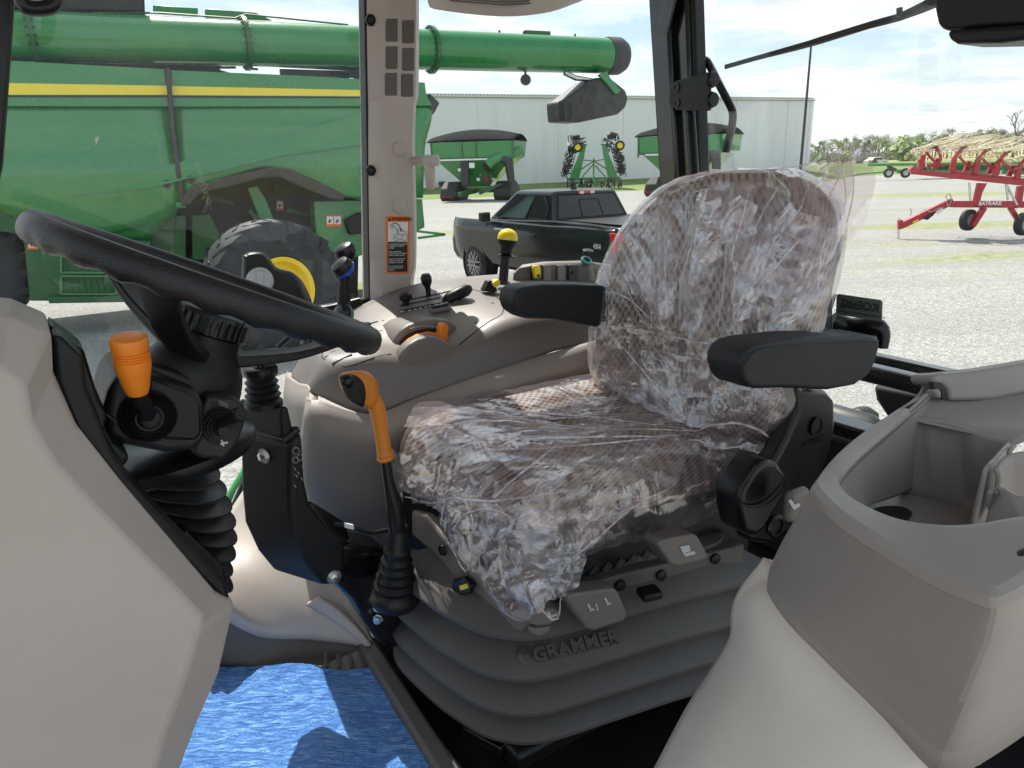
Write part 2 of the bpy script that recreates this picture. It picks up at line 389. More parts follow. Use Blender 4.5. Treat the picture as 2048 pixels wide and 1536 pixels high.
def m_gravel():
    t=NT('crushed_limestone_gravel'); c=t.coord('Object')
    v=t.n('ShaderNodeTexVoronoi',i_Scale=34.,i_Randomness=1.); t.l(c,v.inputs['Vector'])
    v2=t.n('ShaderNodeTexVoronoi',i_Scale=11.,i_Randomness=1.); t.l(c,v2.inputs['Vector'])
    st=t.ramp(v.outputs['Color'],[(0,(.10,.098,.094)),(.5,(.30,.293,.28)),(1,(.62,.605,.575))])
    st2=t.ramp(v2.outputs['Color'],[(0,(.18,.176,.168)),(1,(.48,.47,.445))])
    st=t.mix(.35,st,st2)
    big=t.noise(c,.35,5,.6); st=t.mix(t.math('MULTIPLY',big,.5),st,(.33,.325,.31))
    trk=t.noise(t.coord('Object',(.12,1.1,1),(0,0,.5)),1.0,4,.6); st=t.mix(t.ramp(trk,[(.44,(.40,)*3),(.6,(0,0,0))]),st,(.25,.245,.235))
    pat=t.noise(t.coord('Object',(1,1,1)),.16,5,.65); fine=t.noise(c,1.6,5,.7)
    g=t.ramp(t.math('ADD',t.math('MULTIPLY',pat,.6),t.math('MULTIPLY',fine,.4)),[(.52,(0,0,0)),(.60,(1,1,1))])
    tuft=t.ramp(t.noise(c,9,4,.7),[(.42,(0,0,0)),(.58,(.8,.8,.8))])
    # weeds only grow beyond about 12 m from the cab
    s=t.n('ShaderNodeSeparateXYZ'); t.l(c,s.inputs[0])
    far=t.math('SUBTRACT',t.math('MULTIPLY',t.math('ADD',s.outputs[0],s.outputs[1]),.08),1.3,clamp=True)
    gm=t.math('MULTIPLY',t.math('MULTIPLY',g,tuft),far)
    gc=t.ramp(t.noise(c,2.2,3),[(.3,(.20,.22,.07)),(.7,(.33,.32,.13))])
    col=t.mix(gm,st,gc)
    return t.done(t.pr(col,.9,0,.25,t.bump(v.outputs['Distance'],.8,.02)))
M['gravel']=m_gravel()
def m_grass(name,a,b,c2):
    t=NT(name); c=t.coord('Object'); n=t.noise(c,.25,5,.6); f=t.noise(c,7,4,.7)
    col=t.ramp(t.math('ADD',t.math('MULTIPLY',n,.5),t.math('MULTIPLY',f,.5)),[(.35,a),(.5,b),(.65,c2)])
    return t.done(t.pr(col,.9,0,.2,t.bump(f,.7,.05)))
M['grass']=m_grass('mown_spring_grass',(.10,.15,.045),(.15,.21,.07),(.24,.29,.12))
M['grass_far']=m_grass('pale_far_field',(.22,.26,.10),(.33,.31,.17),(.42,.36,.24))
def m_metalwall():
    t=NT('ribbed_white_steel_cladding'); uv=t.coord('UV'); s=t.n('ShaderNodeSeparateXYZ'); t.l(uv,s.inputs[0])
    r=t.math('FRACT',t.math('MULTIPLY',s.outputs[0],1/.30)); rib=t.ramp(r,[(0,(0,0,0)),(.06,(1,1,1)),(.16,(1,1,1)),(.24,(0,0,0))])
    n=t.noise(t.coord('UV',(.5,.06,1)),2,4); col=t.ramp(n,[(.3,(.70,.71,.725)),(.7,(.77,.78,.79))])
    dr=t.ramp(r,[(.0,(.93,)*3),(.05,(.99,)*3),(.10,(1,1,1)),(.2,(.95,)*3),(.26,(1,1,1))]); col=t.mix(1.0,col,dr,'MULTIPLY')  # darkens both rib flanks, their shade put into the wall colour
    return t.done(t.pr(col,.4,0,.5,t.bump(rib,.4,.02)))
M['cladding']=m_metalwall()
def m_mesh():
    t=NT('perforated_green_mesh'); c=t.coord('Object'); v=t.n('ShaderNodeTexVoronoi',i_Scale=28.,i_Randomness=.0); t.l(c,v.inputs['Vector'])
    k=t.ramp(v.outputs['Distance'],[(.32,(.006,.02,.008)),(.40,(.02,.12,.03))])
    return t.done(t.pr(k,.5))
M['mesh']=m_mesh()
# ---------------------------------------------------------------- camera, sky, sun
cam=bpy.data.cameras.new('camera'); co=bpy.data.objects.new('camera',cam); COL.objects.link(co); SC.camera=co
cam.sensor_width=36; cam.lens=36*FPX/2048; cam.clip_start=.02; cam.clip_end=3000
mw=Matrix.Identity(4)
for i,a in enumerate((RC,UC,-FW)):
    for j in range(3): mw[j][i]=a[j]
co.matrix_world=Matrix.Translation(CAM)@mw
SUN_EL=rad(56); SUN_AZ=rad(-22)      # azimuth measured from +Y towards +X
sd=V((math.sin(SUN_AZ)*math.cos(SUN_EL),math.cos(SUN_AZ)*math.cos(SUN_EL),math.sin(SUN_EL)))
su=bpy.data.lights.new('sun','SUN'); su.energy=4.4; su.angle=rad(.53); su.color=(1,.95,.87)
so=bpy.data.objects.new('sun',su); COL.objects.link(so); so.rotation_euler=(-sd).to_track_quat('-Z','Y').to_euler(); so.location=(0,0,30)
w=bpy.data.worlds.new('World'); SC.world=w; w.use_nodes=True; nt=w.node_tree; nt.nodes.clear()
def wn(ty,**k):
    x=nt.nodes.new(ty)
    for a,b in k.items():
        if a.startswith('i_'): x.inputs[a[2:]].default_value=b
        else: setattr(x,a,b)
    return x
sky=wn('ShaderNodeTexSky',sky_type='NISHITA',sun_disc=False,sun_elevation=SUN_EL,sun_rotation=SUN_AZ,air_density=1.0,dust_density=1.5,ozone_density=1.0)
g=wn('ShaderNodeNewGeometry'); neg=wn('ShaderNodeVectorMath',operation='SCALE'); neg.inputs['Scale'].default_value=-1; nt.links.new(g.outputs['Incoming'],neg.inputs[0])
sp=wn('ShaderNodeSeparateXYZ'); nt.links.new(neg.outputs[0],sp.inputs[0])
def wm(op,a,b,clamp=False):
    x=wn('ShaderNodeMath',operation=op,use_clamp=clamp)
    for i,q in enumerate((a,b)):
        if isinstance(q,(int,float)): x.inputs[i].default_value=q
        else: nt.links.new(q,x.inputs[i])
    return x.outputs[0]
zz=wm('MAXIMUM',wm('ADD',sp.outputs[2],.12),.03)
cx=wm('DIVIDE',sp.outputs[0],zz); cy=wm('DIVIDE',sp.outputs[1],zz)
cb=wn('ShaderNodeCombineXYZ'); nt.links.new(cx,cb.inputs[0]); nt.links.new(cy,cb.inputs[1]); cb.inputs[2].default_value=3.7
n1=wn('ShaderNodeTexNoise',i_Scale=1.15,i_Detail=9.0,i_Roughness=.56,i_Distortion=.25); nt.links.new(cb.outputs[0],n1.inputs['Vector'])
r1=wn('ShaderNodeValToRGB'); r1.color_ramp.elements[0].position=.41; r1.color_ramp.elements[1].position=.60; nt.links.new(n1.outputs[0],r1.inputs[0])
n2=wn('ShaderNodeTexNoise',i_Scale=3.3,i_Detail=6.0,i_Roughness=.6); nt.links.new(cb.outputs[0],n2.inputs['Vector'])
r2=wn('ShaderNodeValToRGB'); r2.color_ramp.elements[0].position=.3; r2.color_ramp.elements[1].position=.7
r2.color_ramp.elements[0].color=(5.3,5.6,5.9,1); r2.color_ramp.elements[1].color=(9.8,9.8,9.7,1); nt.links.new(n2.outputs[0],r2.inputs[0])
mx=wn('ShaderNodeMix',data_type='RGBA'); 
hz=wm('MAXIMUM',r1.outputs[0],wm('SUBTRACT',1.0,wm('MULTIPLY',sp.outputs[2],7.0),True))   # cloud deck closes up towards the horizon
nt.links.new(wm('MULTIPLY_ADD' if False else 'MULTIPLY',hz,.9),mx.inputs[0])
sk=wn('ShaderNodeMix',data_type='RGBA'); sk.inputs[0].default_value=.45; nt.links.new(sky.outputs[0],sk.inputs[6]); sk.inputs[7].default_value=(3.6,4.9,5.6,1)
nt.links.new(sk.outputs[2],mx.inputs[6]); nt.links.new(r2.outputs[0],mx.inputs[7])
bg=wn('ShaderNodeBackground'); bg.inputs[1].default_value=.10; nt.links.new(mx.outputs[2],bg.inputs[0])
wo=wn('ShaderNodeOutputWorld'); nt.links.new(bg.outputs[0],wo.inputs[0])
vs=SC.view_settings; SC.display_settings.display_device='sRGB'; vs.view_transform='Standard'; vs.look='None'; vs.gamma=1; vs.exposure=.80
SC.cycles.transparent_max_bounces=32; SC.cycles.max_bounces=7; SC.cycles.use_denoising=True; SC.cycles.caustics_reflective=False; SC.cycles.caustics_refractive=False; SC.cycles.sample_clamp_indirect=6
# ================================================================ the yard
bnd=KL([(-900,470),(300,430),(850,399),(1000,393),(1260,382),(1500,374),(1640,364),(1705,353),(1850,346),(2048,338),(2500,325)],Z=0)
bnd=crv(bnd,6)
def gpatch():
    t=M['gravel'].node_tree  # grass that has crept into the gravel in long strips
    class Q(NT):
        def __init__(s): s.m=M['gravel']; s.t=t
    q=Q(); c=q.coord('Object'); tot=None
    for (x0,y0,x1,y1,wd,st) in [(1640,393,2150,384,2.6,.9),(1660,458,2120,444,1.3,1.0),(1700,528,2200,500,.9,.45),(860,460,935,470,1.0,.5),(690,560,760,600,.9,.8)]:
        a,b=K(x0,y0,Z=0),K(x1,y1,Z=0); ce=(a+b)/2
        m=q.n('ShaderNodeMapping',vector_type='TEXTURE'); q.l(c,m.inputs[0]); m.inputs['Location'].default_value=ce
        m.inputs['Rotation'].default_value=(0,0,math.atan2((b-a).y,(b-a).x)); m.inputs['Scale'].default_value=((b-a).length/2,wd,50)
        L=q.n('ShaderNodeVectorMath',operation='LENGTH'); q.l(m.outputs[0],L.inputs[0])
        v=q.math('MULTIPLY',q.math('SUBTRACT',1.25,q.math('ADD',L.outputs['Value'],q.math('MULTIPLY',q.noise(c,1.1,5,.7),.5)),clamp=True),st)
        tot=v if tot is None else q.math('MAXIMUM',tot,v)
    tuft=q.ramp(q.noise(c,6,5,.75),[(.38,(0,0,0)),(.54,(1,1,1))])
    f=q.math('MULTIPLY',q.math('MULTIPLY',tot,2.6,clamp=True),tuft,clamp=True)
    pn=[n for n in t.nodes if n.type=='BSDF_PRINCIPLED'][0]; src=pn.inputs['Base Color'].links[0].from_socket
    gc=q.ramp(q.noise(c,3.2,3),[(.3,(.16,.20,.05)),(.6,(.30,.31,.11)),(.75,(.36,.33,.12))])
    q.l(q.mix(f,src,gc),pn.inputs['Base Color'])
gpatch()
props(mk('ground',[(-1400,-1400,-.012),(1400,-1400,-.012),(1400,1400,-.012),(-1400,1400,-.012)],[(0,1,2,3)],M['grass_far'],at=(0,0,0),smooth=False),kind='structure')
gy=[V((p.x,p.y,0)) for p in bnd]
props(mk('gravel_yard',[V((-70,-40,0))]+gy+[V((110,-40,0))],[tuple(range(len(gy)+2))],M['gravel'],at=(0,0,0),smooth=False),kind='structure')
# mown grass: rises gently to the shed
rows=[]
for k,(dd,z) in enumerate([(0,-.004),(6,.18),(13,.55),(22,.7),(60,.5),(110,.1),(120,-.3)]):
    rows.append([p+(V((p.x,p.y,0)).normalized()*(dd-.3 if dd else -.3))+V((0,0,z)) for p in gy[::6]])
v,f,uv,_,_=grid(rows,2,3); props(mk('grass_field',v,f,M['grass'],at=(0,0,0)),kind='structure')
ra,rb=K(1560,322,Z=.1),K(2300,308,Z=.1)
nr=V((ra.x,ra.y,0)).normalized()
props(mk('far_road',[ra,rb,rb+nr*16,ra+nr*16],[(0,1,2,3)],M['grass_far'],at=(0,0,0),smooth=False),kind='structure')
# ================================================================ wheels
def wheel(parent,c,ax,r,w,rim=.5,mt='tyre',mr='rim_yellow',lugs=0,dish=.3,name='wheel',n=36):
    ax=V(ax).normalized(); c=V(c); h=w/2; m=MB()
    prof=[(r*rim,-h*.7),(r*rim*1.08,-h*.86),(r*.72,-h),(r*.9,-h*.95),(r*.975,-h*.75),(r*(.985 if lugs else 1),-h*.4),(r*(.985 if lugs else 1),h*.4),(r*.975,h*.75),(r*.9,h*.95),(r*.72,h),(r*rim*1.08,h*.86),(r*rim,h*.7)]
    m.lathe(c,ax,prof,n,cap=False)
    if lugs:
        N=ax.orthogonal().normalized(); B=ax.cross(N)
        for i in range(lugs):
            for s in(-1,1):
                a=2*math.pi*(i+(.5 if s>0 else 0))/lugs; da=.22
                rd=lambda q: N*math.cos(q)+B*math.sin(q)
                p0=c+rd(a)*r*1.0+ax*(s*.02); p1=c+rd(a+da)*r*.985+ax*(s*h*.98); p2=c+rd(a+da*1.15)*r*.88+ax*(s*h*1.0)
                wv=rd(a+math.pi/2)*r*.07
                for q0,q1 in((p0,p1),(p1,p2)):
                    m.add([q0-wv*.5,q0+wv*.5,q1+wv*.5,q1-wv*.5]+[p-rd(a)*r*.07 for p in (q0-wv*.8,q0+wv*.8,q1+wv*.8,q1-wv*.8)],[(0,1,2,3),(0,4,5,1),(1,5,6,2),(2,6,7,3),(3,7,4,0)])
    o=m.mk(name,M[mt],parent)
    k=MB()
    for s in(-1,1): k.lathe(c,ax*s,[(.001,h*(dish-.1)),(r*rim*.25,h*(dish-.1)),(r*rim*.3,h*dish),(r*rim*.55,h*dish*.9),(r*rim*.8,h*.45),(r*rim*.9,h*.8),(r*rim*1.04,h*.86),(r*rim*1.04,h*.7)],n,cap=False)
    k.mk('rim',M[mr],o)
    return o
# ================================================================ combine harvester
gA=K(0,640,D=10.3); gB=K(870,500,D=12.8); gA.z=gB.z=0
nC=V((-(gB-gA).y,(gB-gA).x,0)).normalized(); nC=nC if nC.y>0 else -nC
dC=(gB-gA).normalized()
def cp(pts,off=0): return [onv(x,y,gA,gB,off) for x,y in pts]
comb=thing('combine_harvester',(gA+gB)/2,'large green combine harvester with a yellow stripe and its long unloading tube folded back','combine harvester')
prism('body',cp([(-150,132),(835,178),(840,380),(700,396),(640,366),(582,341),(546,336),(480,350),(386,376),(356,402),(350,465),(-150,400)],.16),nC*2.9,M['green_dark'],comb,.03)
def cgrid(name,rows,mat,th=.05,n=5):
    v,f,uv,_,_=grid([cp(r,o) for r,o in rows],n); return mk(name,v,f,mat,comb,solid=th,off=-1)
cgrid('front_panel',[([(-220,212),(40,215),(180,215),(339,214)],-.005),([(-220,262),(40,262),(180,262),(344,258)],-.07),([(-220,318),(40,330),(180,335),(351,330)],-.13),([(-220,350),(20,398),(180,410),(359,396)],-.15),([(-220,372),(0,412),(200,462),(356,420)],-.11),([(-220,385),(-20,420),(120,468),(300,480)],.04)],M['green'])
cgrid('rear_panel',[([(347,214),(480,214),(600,214),(735,213),(866,212)],-.005),([(352,258),(480,250),(600,248),(735,246),(862,245)],-.06),([(357,310),(480,290),(600,286),(735,284),(851,288)],-.10),([(364,362),(480,325),(560,316),(690,352),(848,345)],-.13),([(368,392),(480,347),(560,338),(690,395),(846,396)],-.12)],M['green'])
mk('side_crease',[onv(x,y,gA,gB,o_) for x,y,o_ in [(130,393,-.165),(400,312,-.15),(735,226,-.10),(735,288,-.14),(560,312,-.165),(300,376,-.175)]]+[onv(x,y,gA,gB,o_+.06) for x,y,o_ in [(130,393,-.165),(400,312,-.15),(735,226,-.10),(735,288,-.14),(560,312,-.165),(300,376,-.175)]],[(0,1,4,5),(1,2,3,4),(0,6,7,1),(1,7,8,2),(2,8,9,3),(3,9,10,4),(4,10,11,5),(5,11,6,0)],M['green'],comb,smooth=False)
prism('upper_panel',cp([(-220,112),(40,122),(330,138),(338,214),(-220,212)],-.04),nC*.18,M['green'],comb,.012)
prism('upper_panel',cp([(341,140),(600,151),(850,165),(853,190),(866,212),(345,214)],-.04),nC*.18,M['green'],comb,.012)
prism('stripe',cp([(-220,158),(15,166),(333,171.5),(335,189.5),(15,189.5),(-220,189)],-.052),nC*.01,M['stripe'],comb,0)
prism('stripe',cp([(341,172),(735,180.5),(735,192.5),(343,190)],-.052),nC*.01,M['stripe'],comb,0)
prism('pinstripe',cp([(-220,190.5),(335,191),(336,194.5),(-220,194)],-.052),nC*.01,M['ink'],comb,0)
prism('pinstripe',cp([(343,191.5),(735,194),(735,196.5),(343,195)],-.052),nC*.01,M['ink'],comb,0)
prism('seam',cp([(331,134),(341,136),(349,250),(372,414),(360,414),(340,250)],-.17),nC*.3,M['dkplate'],comb,.01)
prism('wheel_arch',cp([(362,412),(368,388),(386,371),(480,347),(546,334),(582,339),(640,364),(690,390),(687,401),(662,398),(600,374),(560,354),(520,357),(470,372),(402,386),(380,410)],-.24),nC*.5,M['spout'],comb,.025)
prism('wheel_well',cp([(340,325),(720,335),(715,640),(352,640)],.95),nC*1.2,M['black'],comb,.01)
prism('lower_panel',cp([(628,402),(690,400),(845,398),(850,455),(740,505),(690,522),(650,512),(632,470)],.02),nC*.4,M['green'],comb,.02)
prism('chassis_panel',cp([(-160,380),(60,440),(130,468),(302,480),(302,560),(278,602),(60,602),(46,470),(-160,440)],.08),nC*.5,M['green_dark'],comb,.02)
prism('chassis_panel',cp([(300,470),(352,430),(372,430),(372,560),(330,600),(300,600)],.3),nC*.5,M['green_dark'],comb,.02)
prism('sill',cp([(95,594),(278,592),(278,604),(98,607)],-.05),nC*.4,M['green_dark'],comb,.01)
for q in ([(122,505),(238,505),(238,545),(122,545)],[(122,552),(232,552),(232,588),(122,588)],[(250,552),(276,552),(276,584),(250,584)]):
    o=prism('grille',cp(q,.06),nC*.05,M['mesh'],comb,0)
    m=MB()
    w=cp(q,.03)
    for i in range(4): m.bar(w[i],w[(i+1)%4],.03,.03)
    m.mk('grille_frame',M['green'],o)
# undercarriage clutter in the wheel well
random.seed(3)
for i in range(18):
    x=random.uniform(368,690); y=random.uniform(395,560); a,b=cp([(x,y)],.5+random.random()*.4)[0],cp([(x+random.uniform(-60,60),y+random.uniform(-30,50))],.5+random.random()*.4)[0]
    MB().bar(a,b,random.uniform(.03,.09)).mk('chassis_beam',M['green_dark' if i%3 else 'dkplate'],comb)
prism('bracket',cp([(495,375),(515,372),(530,395),(548,440),(520,440),(505,400)],.3),nC*.3,M['green'],comb,.01)
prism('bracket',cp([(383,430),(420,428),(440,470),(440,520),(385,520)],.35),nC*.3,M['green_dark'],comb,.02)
prism('bracket',cp([(352,405),(372,405),(372,416),(352,416)],-.2),nC*.1,M['green'],comb,.01)
for (x,y,w_,h_,o_) in [(66,490,11,9,.05),(560,411,7,10,.9),(660,442,8,11,0),(675,442,8,11,0)]:
    s=prism('warning_sticker',cp([(x-w_,y-h_),(x+w_,y-h_),(x+w_,y+h_),(x-w_,y+h_)],o_),nC*.012,M['warn_orange'],comb,0)
    prism('sticker_face',cp([(x-w_*.8,y-h_*.8),(x+w_*.8,y-h_*.8),(x+w_*.8,y+h_*.55),(x-w_*.8,y+h_*.55)],o_-.006),nC*.004,M['white'],s,0)
    prism('sticker_sign',cp([(x-w_*.5,y+h_*.3),(x-w_*.1,y-h_*.4),(x+w_*.1,y-h_*.1),(x+w_*.5,y-h_*.5),(x+w_*.1,y+h_*.3)],o_-.010),nC*.003,M['ink'],s,0)
for x,y in ((334,368),(381,359)): MB().lathe(cp([(x,y)],-.14)[0],-nC,[(.06,0),(.06,.03),(.03,.03),(.03,.01),(.001,.01)],16).mk('latch',M['dkplate'],comb)
# unloading tube
a0,a1=K(50,72,D=9.9),K(1222,112,D=14.2); ad=(a1-a0).normalized()
au=MB().tube([a0-ad*1.5,a1],.32,40).mk('unloading_tube',M['green'],comb)
def onax(x):
    lo,hi=0,1
    for _ in range(30):
        t=(lo+hi)/2; p=a0.lerp(a1,t)-CAM
        if 1024+FPX*p.dot(RC)/p.dot(FW)<x: lo=t
        else: hi=t
    return a0.lerp(a1,t)
for x in (66,490,862):
    m=MB(); c=onax(x); m.lathe(c-ad*.03,ad,[(.31,0),(.385,0),(.385,.06),(.31,.06)],40,cap=False)
    N=ad.orthogonal().normalized(); B=ad.cross(N)
    for k in range(20): m.lathe(c-ad*.055+(N*math.cos(k*math.pi/10)+B*math.sin(k*math.pi/10))*.352,ad,[(.014,0),(.014,.11)],6)
    m.mk('flange',M['green_dark'],au)
m=MB().lathe(a1-ad*.02,ad,[(.335,-.1),(.345,0),(.34,.18),(.28,.3),(.12,.36),(.001,.37)],32); m.mk('end_cap',M['spout'],au)
for k in range(10):
    N=ad.orthogonal().normalized(); B=ad.cross(N)
for x in (1000,1048,1090,1150): MB().lathe(onax(x)+V((0,0,.31)),V((0,0,1)),[(.02,0),(.02,.05)],6).mk('stud',M['green_dark'],au)
MB().bar(onax(1050)+V((0,0,.34)),onax(1100)+V((0,0,.34)),.06,.08).mk('tube_bracket',M['green_dark'],au)
MB().tube([onax(200)+V((0,-.05,.32)),onax(330)+V((0,-.05,.36)),onax(480)+V((0,-.1,.33)),onax(500)+V((0,-.05,.40)),onax(700)+V((0,0,.33))],.014,6).mk('hose',M['green_dark'],au)
lm=MB().lathe(onax(1050)+V((0,0,-.47)),V((0,-1,.1)),[(.001,0),(.08,.02),(.1,.08),(.08,.14),(.001,.16)],16); lm.bar(onax(1050)+V((0,0,-.3)),onax(1050)+V((0,0,-.42)),.04); lm.mk('work_lamp',M['dkplate'],au)
MB().tube([onax(1128)+V((0,-.1,-.33)),onax(1150)+V((0,-.12,-.42)),onax(1190)+V((0,-.12,-.46))],[.05,.05,.03],10).mk('hydraulic_cylinder',M['steel'],au)
vA,vB=K(1118,240,D=13.7),K(1258,240,D=14.5); nS=V((-(vB-vA).y,(vB-vA).x,0)).normalized(); nS=nS if nS.y>0 else -nS
sp_=prism('spout',[onv(x,y,vA,vB) for x,y in [(1120,203),(1130,199),(1180,161),(1197,155),(1222,156),(1252,180),(1258,197),(1252,215),(1237,229),(1160,245),(1123,243)]],nS*.5,M['spout'],au,.05,4)
prism('spout_mouth',[onv(x,y,vA,vB,-.01) for x,y in [(1122,206),(1144,207),(1146,224),(1143,240),(1124,241),(1121,224)]],nS*.02,M['ink'],sp_,.004)
prism('spout_mouth',[onv(x,y,vA,vB,-.02) for x,y in [(1127,206),(1134,206),(1136,224),(1134,240),(1129,241),(1126,224)]],nS*.02,M['dkplate'],sp_,.003)
prism('spout_bracket',[onv(x,y,vA,vB,-.06) for x,y in [(1198,150),(1214,142),(1222,158),(1242,182),(1232,189),(1212,165)]],nS*.06,M['green'],au,.008)
prism('tank_cover',cp([(-180,-90),(286,-90),(290,26),(-180,12)],.5),nC*2.4,M['dkplate'],comb,.03)
prism('tank_side',cp([(-180,14),(292,28),(296,55),(-180,40)],.45),nC*2.4,M['green_dark'],comb,.02)
prism('tank_flap',cp([(306,10),(396,16),(396,33),(306,27)],.6),nC*.06,M['green'],comb,.01)
prism('tank_flap',cp([(410,17),(512,25),(545,41),(410,35)],.6),nC*.06,M['green'],comb,.01)
m=MB(); m.prism(cp([(40,95),(440,112),(440,150),(40,130)],.9),nC*1.2)
random.seed(11)
for i in range(24):
    x=random.uniform(60,725); y=118+x*.035+random.uniform(-12,10); o_=random.uniform(.4,1.3)
    a,b=cp([(x,y),(x+random.uniform(20,90),y+random.uniform(-12,14))],o_); m.tube([a,b],random.uniform(.015,.05),6)
m.bar(*cp([(500,128),(735,140)],.7),.05,.05); m.bar(*cp([(560,145),(735,150)],.7),.10,.10)
m.mk('engine_deck',M['dkplate'],comb)
prism('tail_lamp_housing',cp([(860,186),(880,206),(868,228),(856,232)],-.02),nC*.4,M['spout'],comb,.02)
m=MB(); A_=cp([(832,462),(890,469),(836,476)],-.2); m.bar(A_[0],A_[1],.04); m.bar(A_[1],A_[2],.04); m.mk('rear_step',M['green'],comb)
prism('rear_box',cp([(690,440),(720,425),(752,432),(760,462),(700,470)],-.1),nC*.3,M['black'],comb,.02)
axr=(nC+dC*-.30).normalized()
wheel(comb,K(548,578,D=9.6),axr,.90,.66,.47,'tyre_dusty','rim_yellow',20)
wheel(comb,K(-75,535,D=10.6),nC,.92,.7,.5,'tyre_dusty','rim_yellow',20)
# ================================================================ pickup truck
def lw(org,hd):
    hd=V(hd).normalized(); lf=V((-hd.y,hd.x,0))
    return lambda x,y,z: V(org)+hd*x+lf*y+V((0,0,z))
def quadpt(q,u,v): return (q[0]*(1-u)+q[1]*u)*(1-v)+(q[3]*(1-u)+q[2]*u)*v
def facepoly(q,uvs,n,t): return [quadpt(q,u,v)+n*t for u,v in uvs]
hd=V((-.53,.85,0)).normalized(); lf=V((-hd.y,hd.x,0))
rc_=K(1236,560,D=10.9); rc_.z=0
T0=rc_-lf*.95
L=lw(T0,hd)
tr=thing('pickup_truck',L(2.7,0,0),'black four-door pickup truck parked on the gravel behind the yellow knob','pickup truck')
side=[(0.0,.62),(0.0,1.24),(.04,1.33),(1.72,1.36),(3.9,1.28),(4.3,1.24),(5.0,1.16),(5.3,1.02),(5.38,.8),(5.36,.55),(5.2,.42),(.3,.5)]
prism('body',[L(x,.90,z) for x,z in side],-lf*1.8,M['truck'],tr,.07,4)
# bulging flanks
for s in (1,-1):
    rows=[]
    for z,o in ((.40,.86),(.60,.93),(.8,.955),(1.0,.965),(1.15,.95),(1.27,.905)):
        rows.append([L(x,s*(o+(0 if .06<x<5.1 else -.07)),z+(.02 if x<1.7 else -.02*(x-1.7)/2*(z-.6))) for x in (.02,.3,.7,1.2,1.75,2.5,3.2,3.9,4.4,4.9,5.25)])
    v,f,uv,_,_=grid(rows,3); mk('side_panel',v,f,M['truck'],tr,solid=.03,off=0)
gb=[L(1.78,.84,1.30),L(3.98,.84,1.26),L(3.98,-.84,1.26),L(1.78,-.84,1.30)]; gt=[L(2.02,.68,1.80),L(3.15,.68,1.81),L(3.15,-.68,1.81),L(2.02,-.68,1.80)]
vs_=gb+gt
mk('cab',vs_,[(0,1,2,3),(7,6,5,4),(0,4,5,1),(1,5,6,2),(2,6,7,3),(3,7,4,0)],M['truck'],tr,bevel=.07,seg=4)
ql=[gb[0],gb[1],gt[1],gt[0]]; nl=(ql[1]-ql[0]).cross(ql[3]-ql[0]).normalized(); nl=nl if nl.dot(lf)>0 else -nl
for uvs,mm in (([(.10,.10),(.36,.10),(.34,.84),(.20,.86),(.09,.5)],'carglass'),([(.41,.10),(.86,.10),(.75,.45),(.60,.84),(.39,.85)],'carglass_b')):
    prism('side_window',facepoly(ql,uvs,nl,.012),-nl*.03,M[mm],tr,.01)
    m=MB(); P_=facepoly(ql,uvs,nl,.016)
    for i in range(len(P_)): m.bar(P_[i],P_[(i+1)%len(P_)],.02)
    m.mk('window_trim',M['black'],tr)
ql2=[gb[3],gb[2],gt[2],gt[3]]; n2=(ql2[1]-ql2[0]).cross(ql2[3]-ql2[0]).normalized(); n2=n2 if n2.dot(lf)<0 else -n2
prism('side_window',facepoly(ql2,[(.1,.1),(.86,.1),(.62,.85),(.2,.86)],n2,.012),-n2*.03,M['carglass'],tr,.01)
qb=[gb[3],gb[0],gt[0],gt[3]]; nb=(qb[1]-qb[0]).cross(qb[3]-qb[0]).normalized(); nb=nb if nb.dot(hd)<0 else -nb
prism('rear_window',facepoly(qb,[(.05,.12),(.95,.12),(.93,.88),(.07,.88)],nb,.012),-nb*.03,M['carglass'],tr,.02)
m=MB(); P_=facepoly(qb,[(.05,.12),(.95,.12),(.93,.88),(.07,.88)],nb,.017)
for i in range(4): m.bar(P_[i],P_[(i+1)%4],.02)
P2=facepoly(qb,[(.36,.14),(.36,.70),(.64,.70),(.64,.14)],nb,.017)
for i in range(3): m.bar(P2[i],P2[i+1],.012)
m.mk('window_trim',M['black'],tr)
qf=[gb[1],gb[2],gt[2],gt[1]]; nf=(qf[1]-qf[0]).cross(qf[3]-qf[0]).normalized(); nf=nf if nf.dot(hd)>0 else -nf
prism('windscreen',facepoly(qf,[(.06,.06),(.94,.06),(.92,.92),(.08,.92)],nf,.012),-nf*.03,M['carglass_b'],tr,.02)
o=rbox('brake_light',L(2.00,0,1.765),hd*.05,lf*.36,V((0,0,.075)),M['lamp_red'],tr,.01)
for s in(-1,1): rbox('clear_lens',L(1.97,s*.115,1.765),hd*.02,lf*.09,V((0,0,.045)),M['lamp_white'],o,.006)
MB().lathe(L(2.35,0,1.81),V((0,0,1)),[(.06,0),(.05,.03),(.02,.05),(.001,.055)],12).mk('antenna',M['black'],tr)
prism('tail_lamp',[L(x,.965,z) for x,z in [(-.01,.84),(-.02,1.25),(.20,1.25),(.17,1.1),(.20,1.03),(.13,.95),(.15,.84)]],-lf*.12,M['lamp_red'],tr,.012)
prism('tail_lamp',[L(x,-.965,z) for x,z in [(-.01,.84),(-.02,1.25),(.20,1.25),(.17,1.1),(.20,1.03),(.13,.95),(.15,.84)]],lf*.12,M['lamp_red'],tr,.012)
rbox('bumper',L(-.05,0,.62),hd*.16,lf*1.84,V((0,0,.2)),M['black'],tr,.03)
rbox('bed_cover',L(.88,0,1.355),hd*1.60,lf*1.5,V((0,0,.012)),M['black'],tr,.004)
for x in (2.25,3.15):
    rbox('door_handle',L(x,.985,1.08),hd*.2,lf*.035,V((0,0,.04)),M['truck'],tr,.01)
m=MB()
for x in (1.80,2.72,3.80): m.box(L(x,.962,1.0),hd*.008,lf*.010,V((0,0,.46)))
